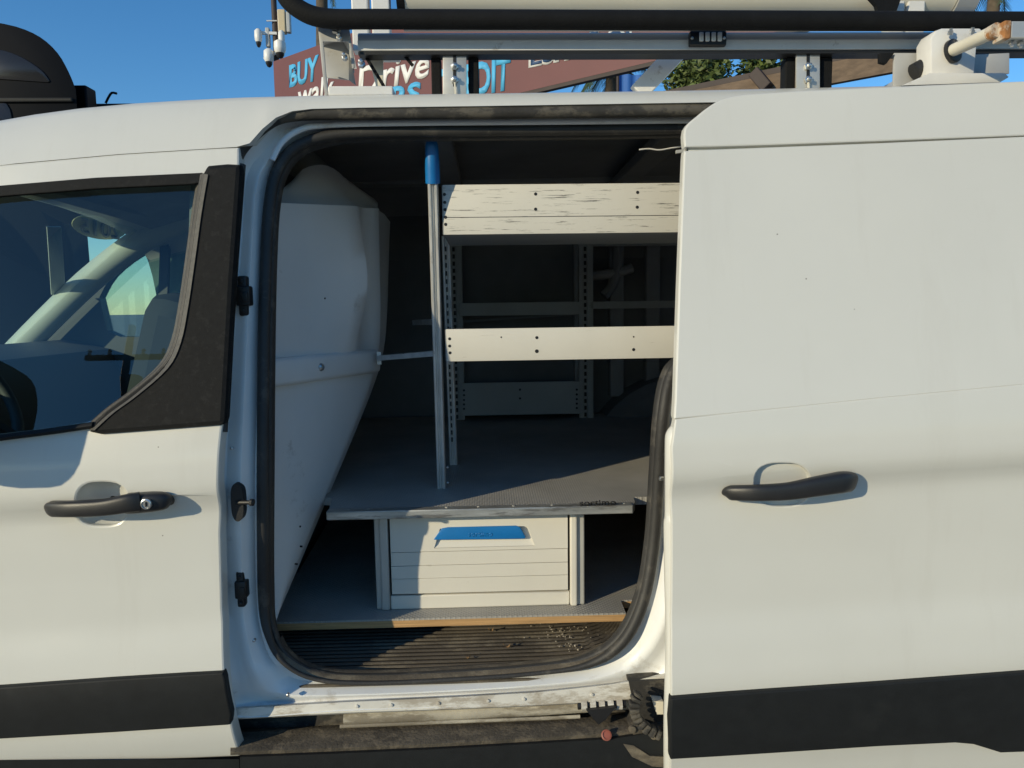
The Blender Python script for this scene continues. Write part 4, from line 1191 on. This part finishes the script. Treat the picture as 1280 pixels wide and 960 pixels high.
for px, py in ((1188, 41), (1215, 40), (1264, 53), (1275, 54)):
    MB().lathe(P(px, py, .10 if px < 1230 else -.03), (0, -.3, 1 if px < 1230 else -1), [(.005, -.004), (.005, .003), (.003, .004), (.003, .008)], 6).obj('bracket_bolt', M['chrome'], rb2, 25)
# strobe light on the rail
sa, sb = P(862, 39, RY - .012), P(908, 57, RY - .012)
st_ = MB().box((sa.x, RY - .014, sb.z), (sb.x, RY - .001, sa.z), .003).obj('strobe_light', M['black'], rk_)
for i in range(4):
    x = sa.x + (sb.x - sa.x) * (.24 + .165 * i)
    c = Vector((x + .005, RY - .014, (sa.z + sb.z) / 2 + .002))
    MB().box(c + Vector((-.0045, -.004, -.009)), c + Vector((.0045, .001, .009)), .002).obj('led_lens', M['lens'], st_)
for px in (865, 905):
    MB().lathe(P(px, 48, RY - .014), (0, -1, 0), [(.003, -.001), (.003, .002), (.001, .003)], 8).obj('strobe_screw', M['chrome'], st_)

# ------------------------------------------------------------------ beyond the van
# maroon fascia of the sales canopy, running from far left to near right
C0 = P(341.5, 77, 13.0)
FD = Vector((.777, -.63, 0)).normalized(); FN = Vector((-FD.y, FD.x, 0)) * -1
zt2 = C0.z; zb2 = PL(648, 116.5, C0, FN).z
sg = thing('canopy_sign', 'maroon canopy fascia with painted sales lettering behind the roof rack', 'sign', (C0.x, C0.y, 0))
E0 = Vector((C0.x, C0.y, 0)); E1 = E0 + FD * 14.5; AW = FN * (-1 if (CAM - C0).dot(FN) > 0 else 1)
fasc = MB().prism([E0 + Vector((0, 0, zb2)), E1 + Vector((0, 0, zb2)), E1 + Vector((0, 0, zt2)), E0 + Vector((0, 0, zt2))], AW * .10)
fo_ = fasc.obj('fascia', M['maroon'], sg, 20)
tr = MB().prism([E0 + Vector((0, 0, zb2 - .05)), E1 + Vector((0, 0, zb2 - .05)), E1 + Vector((0, 0, zb2 - .002)), E0 + Vector((0, 0, zb2 - .002))], AW * .09)
tr.obj('bottom_trim', M['pole'], sg, 20)
for t in (1.0, 12.5):
    p = E0 + FD * t + AW * .3
    MB().box((p.x - .12, p.y - .12, 0), (p.x + .12, p.y + .12, zb2 + .1), .01).obj('sign_post', M['maroon'], sg)
fp = lambda x, y: PL(x, y, C0, FN) + FN * .012
dv = -FN * .011
if (CAM - C0).dot(FN) < 0:
    fp = lambda x, y: PL(x, y, C0, FN) - FN * .012
    dv = FN * .011
sgn = 1 if (CAM - C0).dot(FN) > 0 else -1
def word(body, quad, m, shear=0, bold=.03, lift=.012):
    return text_px('lettering', body, quad, lambda x, y: PL(x, y, C0, FN) + FN * lift * sgn, m, fo_, -FN * (lift - .002) * sgn, shear, bold)
word('BUY', [(362, 82), (399, 68), (397, 101), (362, 110)], M['signblue'], 0, .035)
word('walk', [(373, 106), (418, 92), (418, 122), (373, 136)], M['signwhite'], .12, .018)
word('Drive', [(446, 86), (537, 60), (537, 96), (448, 122)], M['signwhite'], .15, .018)
word('RS', [(489, 109), (527, 101), (527, 131), (489, 139)], M['signblue'], 0, .035)
word('CREDIT', [(542, 89), (639, 69), (637, 113), (546, 130)], M['signblue'], 0, .035)
word('ESPAÑOL', [(662, 53), (800, 24), (800, 58), (661, 85.5)], M['signwhite'], 0, .06, .010)
word('ESPAÑOL', [(665, 56), (797, 28), (797, 55), (664, 82.5)], M['signnavy'], 0, .02, .016)

# weathered roof beam of the next shelter
bA = P(868, 112.5, 5.6); BN = FN
beam = thing('shelter_beam', 'weathered brown timber roof beam beyond the rear rack leg', 'beam', (bA.x, bA.y, 0))
def bp2(x, y):
    return PL(x, y, bA, BN)
z_t = bA.z; z_b = bp2(1075, 97.5).z
L0 = Vector((bA.x, bA.y, 0)) - FD * 1.5; L1 = Vector((bA.x, bA.y, 0)) + FD * 4.6
MB().prism([L0 + Vector((0, 0, z_b)), L1 + Vector((0, 0, z_b)), L1 + Vector((0, 0, z_t)), L0 + Vector((0, 0, z_t))], AW * .06).obj('beam', M['timber'], beam, 20)
MB().prism([L0 + Vector((0, 0, z_t + .001)), L1 + Vector((0, 0, z_t + .001)), L1 + Vector((0, 0, z_t + .05)), L0 + Vector((0, 0, z_t + .05))], AW * .08).obj('roof_edge', M['pole'], beam, 20)
for q in (L0 + FD * .5, L1 - FD * .5):
    MB().box((q.x - .1, q.y - .1 + .15, 0), (q.x + .1, q.y + .1 + .15, z_b), .01).obj('post', M['timber'], beam)
k1, k2 = bp2(945, 92), bp2(962, 112)
MB().bar(k1 + BN * .05 * sgn, k2 + BN * .05 * sgn, .1, .1, bev=.01).obj('bracket', M['pole'], beam)

# camera pole
cpo = P(346, 60, 13.48)
cpl = thing('camera_pole', 'thin dark pole carrying a beige box and white security cameras', 'pole', (cpo.x, 13.48, 0))
k = 13.5 / F
MB().cyl((cpo.x, 13.48, 0), (cpo.x - .02, 13.48, P(346, -60, 13.48).z), .055, 12).obj('pole', M['pole'], cpl, 40)
MB().box(P(346, 11, 13.38), P(357, 40, 13.38) + Vector((0, .16, 0)), .02).obj('junction_box', M['beige'], cpl)
MB().box(P(356.5, 14, 13.40), P(363, 40, 13.40) + Vector((0, .12, 0)), .02).obj('box_side', M['traygrey'], cpl)
def dome(px, py, r):
    c = P(px, py, 13.33)
    o = MB().lathe(c, (0, 0, -1), [(r * .5, -.16), (r * 1.0, -.12), (r * 1.05, -.02), (r * .95, .05), (r * .6, .10)], 14).obj('camera_housing', M['camwhite'], cpl, 50)
    MB().lathe(c + Vector((0, 0, -.06)), (0, 0, -1), [(r * .75, 0), (r * .7, .06), (r * .4, .11), (.005, .125)], 14).obj('camera_lens', M['glass_dark'], o, 50)
dome(323, 47, .07); dome(350, 61, .11); dome(336, 72, .09); dome(352, 49, .06)
MB().box(P(331, 34, 13.38), P(337, 58, 13.38) + Vector((0, .1, 0)), .015).obj('camera_mount', M['traygrey'], cpl)
MB().bar(P(322, 41, 13.38), P(346, 42, 13.43), .05, .05).obj('camera_arm', M['camwhite'], cpl)
MB().bar(P(330, 74, 13.38), P(346, 66, 13.43), .05, .05).obj('camera_arm', M['camwhite'], cpl)
MB().bar(P(333, 26, 13.38), P(346, 26, 13.43), .02, .02).obj('aerial', M['camwhite'], cpl)

# black truck parked on the other side
TY = 3.3
trk = thing('black_truck', 'black truck with a tall rounded roof parked beyond the van', 'truck', (P(-250, 400, TY).x, TY + 1, 0))
prof = [(-500, 20), (-60, 22)] + sm([(-20, 25), (20, 33), (50, 46), (72, 66), (86, 90), (95, 112)], 3) + [(98, 160)]
z0 = .55
tp3 = [P(x, y, TY) for x, y in prof]
tp3 = tp3 + [Vector((tp3[-1].x + .02, TY, z0)), Vector((tp3[0].x, TY, z0))]
bod = plate('body', tp3, (-1.45, 2.1, 0), M['truck'], trk, bev=.06, smooth=40)
def twin(pl, nm='side_window'):
    plate(nm, [P(x, y, TY - .008) for x, y in pl], (0, .02, 0), M['glass_dark'], trk, bev=.004)
twin(sm([(-60, 62), (-20, 61), (5, 63), (30, 73), (52, 88), (62, 101)], 3) + [(60, 103), (-60, 95)])
twin(sm([(-60, 128), (0, 128), (10, 133), (14, 145), (15, 165)], 3) + [(-60, 170)])
MB().box(P(90, 106, TY + .1), P(114, 200, TY + .1) + Vector((0, .12, 0)), .01).obj('rear_shelf', M['truck'], trk)
MB().box(P(-40, 122, TY - .02), P(90, 127, TY - .02) + Vector((0, .03, 0)), .008).obj('belt_trim', M['trim'], trk)
bl_ = P(124, 128.5, TY + .6); br_ = P(215, 126.5, TY + .6)
MB().box((bl_.x - .3, TY + .6, bl_.z - .12), (br_.x, TY + .75, bl_.z), .02).obj('load_box', M['truck'], trk)
MB().sweep(crom([P(x, y, TY + .55) for x, y in [(132, 129), (136, 121), (140, 116), (146, 117)]], 3), .008, 8).obj('hook', M['truck'], trk)
MB().box((tp3[0].x + .3, TY + .2, .35), (tp3[-2].x - .1, TY + .9, .95), .03).obj('chassis', M['truck'], trk)
for wx_ in (tp3[0].x + .9, P(60, 500, TY).x):
    for wy_ in (TY + .02, TY + 1.5):
        MB().lathe((wx_ - (wy_ - TY) * .69, wy_, .45), (0, 1, 0), [(.25, 0), (.42, 0), (.45, .04), (.45, .24), (.42, .28), (.25, .28)], 32).obj('wheel', M['tyre'], trk, 40)

# foliage
def crown_mesh(c, rad, n, size, seed, clumps=26):
    rn = random.Random(seed)
    cl = []
    for i in range(clumps):
        d = Vector((rn.gauss(0, 1), rn.gauss(0, 1), rn.gauss(0, 1))).normalized() * rn.uniform(.45, 1.0)
        cl.append((Vector((d.x * rad[0], d.y * rad[1], d.z * rad[2])), rn.uniform(.22, .42)))
    vs = []; fs = []
    for i in range(n):
        cc, cr = rn.choice(cl)
        d = Vector((rn.gauss(0, 1), rn.gauss(0, 1), rn.gauss(0, 1))).normalized() * (rn.random() ** .4) * cr * sum(rad) / 3
        p = c + cc + d
        a = Vector((rn.gauss(0, 1), rn.gauss(0, 1), rn.gauss(0, .6))).normalized()
        b = a.orthogonal().normalized()
        b = Matrix.Rotation(rn.random() * 6.28, 3, a) @ b
        l = size * rn.uniform(.6, 1.3); k = len(vs)
        vs += [p - a * l, p + b * l * .42, p + a * l, p - b * l * .42]
        fs.append((k, k + 1, k + 2, k + 3))
    return vs, fs
def tree(px, py, Y, rad, n, size, seed, label, m='leaf', group=None):
    c = P(px, py, Y)
    t = thing('leafy_tree', label, 'tree', (c.x, Y, 0), group)
    trn = MB()
    trn.sweep(crom([(c.x, Y, 0), (c.x + .1, Y, c.z * .35), (c.x - .05, Y, c.z * .7), (c.x, Y, c.z)], 3), [(.28 - .02 * i, .28 - .02 * i) for i in range(10)], 10)
    rn = random.Random(seed + 1)
    for i in range(7):
        a = rn.random() * 6.28
        s0 = Vector((c.x, Y, c.z * rn.uniform(.55, .85)))
        trn.sweep([s0, s0 + Vector((math.cos(a) * rad[0] * .4, math.sin(a) * rad[1] * .4, rad[2] * .4)), s0 + Vector((math.cos(a) * rad[0] * .8, math.sin(a) * rad[1] * .8, rad[2] * .7))], [(.1, .1), (.06, .06), (.02, .02)], 6)
    trn.obj('trunk', M['bark'], t, 60)
    vs, fs_ = crown_mesh(c, rad, n, size, seed)
    mesh_obj('crown', vs, fs_, M[m], t)
    return t
tree(925, 112, 22, (2.6, 2.2, 1.7), 9000, .13, 11, 'green leafy tree behind the slanting rack brace')
def palm(px, py, Y, L, nf, seed, label, tilt=.3):
    c = P(px, py, Y)
    t = thing('palm_tree', label, 'palm tree', (c.x, Y, 0), 'palms beyond the van')
    MB().sweep(crom([(c.x - .3, Y, 0), (c.x - .15, Y, c.z * .5), (c.x, Y, c.z)], 5), [(.2 - .008 * i, .2 - .008 * i) for i in range(11)], 10).obj('trunk', M['bark'], t, 60)
    rn = random.Random(seed)
    for i in range(nf):
        a = 2 * math.pi * (i + rn.random() * .6) / nf
        up = rn.uniform(-.3, 1.0)
        d = Vector((math.cos(a), math.sin(a), 0))
        pts = []
        for k in range(9):
            u = k / 8
            pts.append(c + d * (L * u * (1 - .25 * u)) + Vector((0, 0, L * (up * u - (0.75 + .3 * up) * u * u))))
        m_ = MB(); m_.sweep(pts, [(.02 * (1 - .8 * k / 8),) * 2 for k in range(9)], 5)
        side = d.cross(Vector((0, 0, 1)))
        for k in range(26):
            u = .12 + .86 * k / 26
            i0 = min(7, int(u * 8)); f = u * 8 - i0
            p = pts[i0].lerp(pts[i0 + 1], f); tg = (pts[i0 + 1] - pts[i0]).normalized()
            for sd in (-1, 1):
                ln = L * .26 * (1 - abs(u - .45)) * rn.uniform(.8, 1.1)
                e = p + (side * sd * .75 + tg * .55 + Vector((0, 0, -.45 - rn.random() * .3))).normalized() * ln
                w_ = tg * .022
                m_.add([p - w_, p + w_, e], [(0, 1, 2)])
        m_.obj('frond', M['palm'], t, None)
    return t
palm(765, 84, 15, 1.3, 16, 5, 'drooping palm under the maroon fascia, left of the brace')
palm(1246, -40, 15, 1.35, 14, 8, 'palm with thin fronds at the top right corner')
palm(402, -42, 16, 1.0, 14, 9, 'palm whose frond tips show above the black foam tube')
bn = P(786, 103, 13.5)
ban = thing('blue_banner', 'small blue banner hanging beside the drooping palm', 'banner', (bn.x, 13.5, 0))
MB().cyl((bn.x - .22, 13.5, 0), (bn.x - .22, 13.5, bn.z + .5), .03, 8).obj('banner_pole', M['pole'], ban, 40)
rr = [[(bn.x - .19 + .5 * i / 10, 13.5 + .03 * math.sin(i * 1.3), bn.z + .16 - .02 * i / 10 - .62 * j / 6) for j in range(7)] for i in range(11)]
MB().loft(rr).obj('banner_cloth', M['banner'], ban, 60)

# what the side window mirrors: poles and trees on the other side of the lot
def upole(x, y, h_, label):
    t = thing('utility_pole', label, 'utility pole', (x, y, 0), 'utility poles across the lot')
    MB().cyl((x, y, 0), (x + .05, y, h_), .15, 12, .10).obj('pole', M['pole'], t, 40)
    MB().box((x - 1.2, y - .06, h_ - 1.1), (x + 1.2, y + .06, h_ - .95), .01).obj('cross_arm', M['pole'], t)
    MB().cyl((x + .35, y, h_ - 2.4), (x + .35, y, h_ - 1.6), .22, 14).obj('transformer', M['pole'], t, 40)
    for dx_ in (-1.1, -.5, .5, 1.1):
        MB().lathe((x + dx_, y, h_ - .95), (0, 0, 1), [(.04, 0), (.06, .05), (.04, .1), (.06, .15), (.02, .2)], 8).obj('insulator', M['traygrey'], t, 40)
upole(-11.2, -19, 9.6, 'nearest utility pole mirrored in the cab window')
upole(-20.0, -36, 12.0, 'smaller utility pole mirrored in the cab window')
for i, (x, y, z, r_) in enumerate(((-14.6, -18.5, 5.0, 2.6), (-10.0, -17.5, 4.2, 2.4), (-5.4, -18.5, 5.2, 2.6))):
    lab = ['low dark tree beside the mirrored utility pole', 'smallest dark tree mirrored in the cab window', 'broad dark tree opposite the front door', 'dark tree directly behind the photographer', 'dark tree opposite the sliding door'][i]
    t = thing('leafy_tree', lab, 'tree', (x, y, 0), 'trees across the lot')
    MB().cyl((x, y, 0), (x, y, z), .22, 10, .12).obj('trunk', M['bark'], t, 40)
    vs, fs_ = crown_mesh(Vector((x, y, z)), (r_, 2.2, 2.4), 7000, .22, 40 + i)
    mesh_obj('crown', vs, fs_, M['leaf'], t)
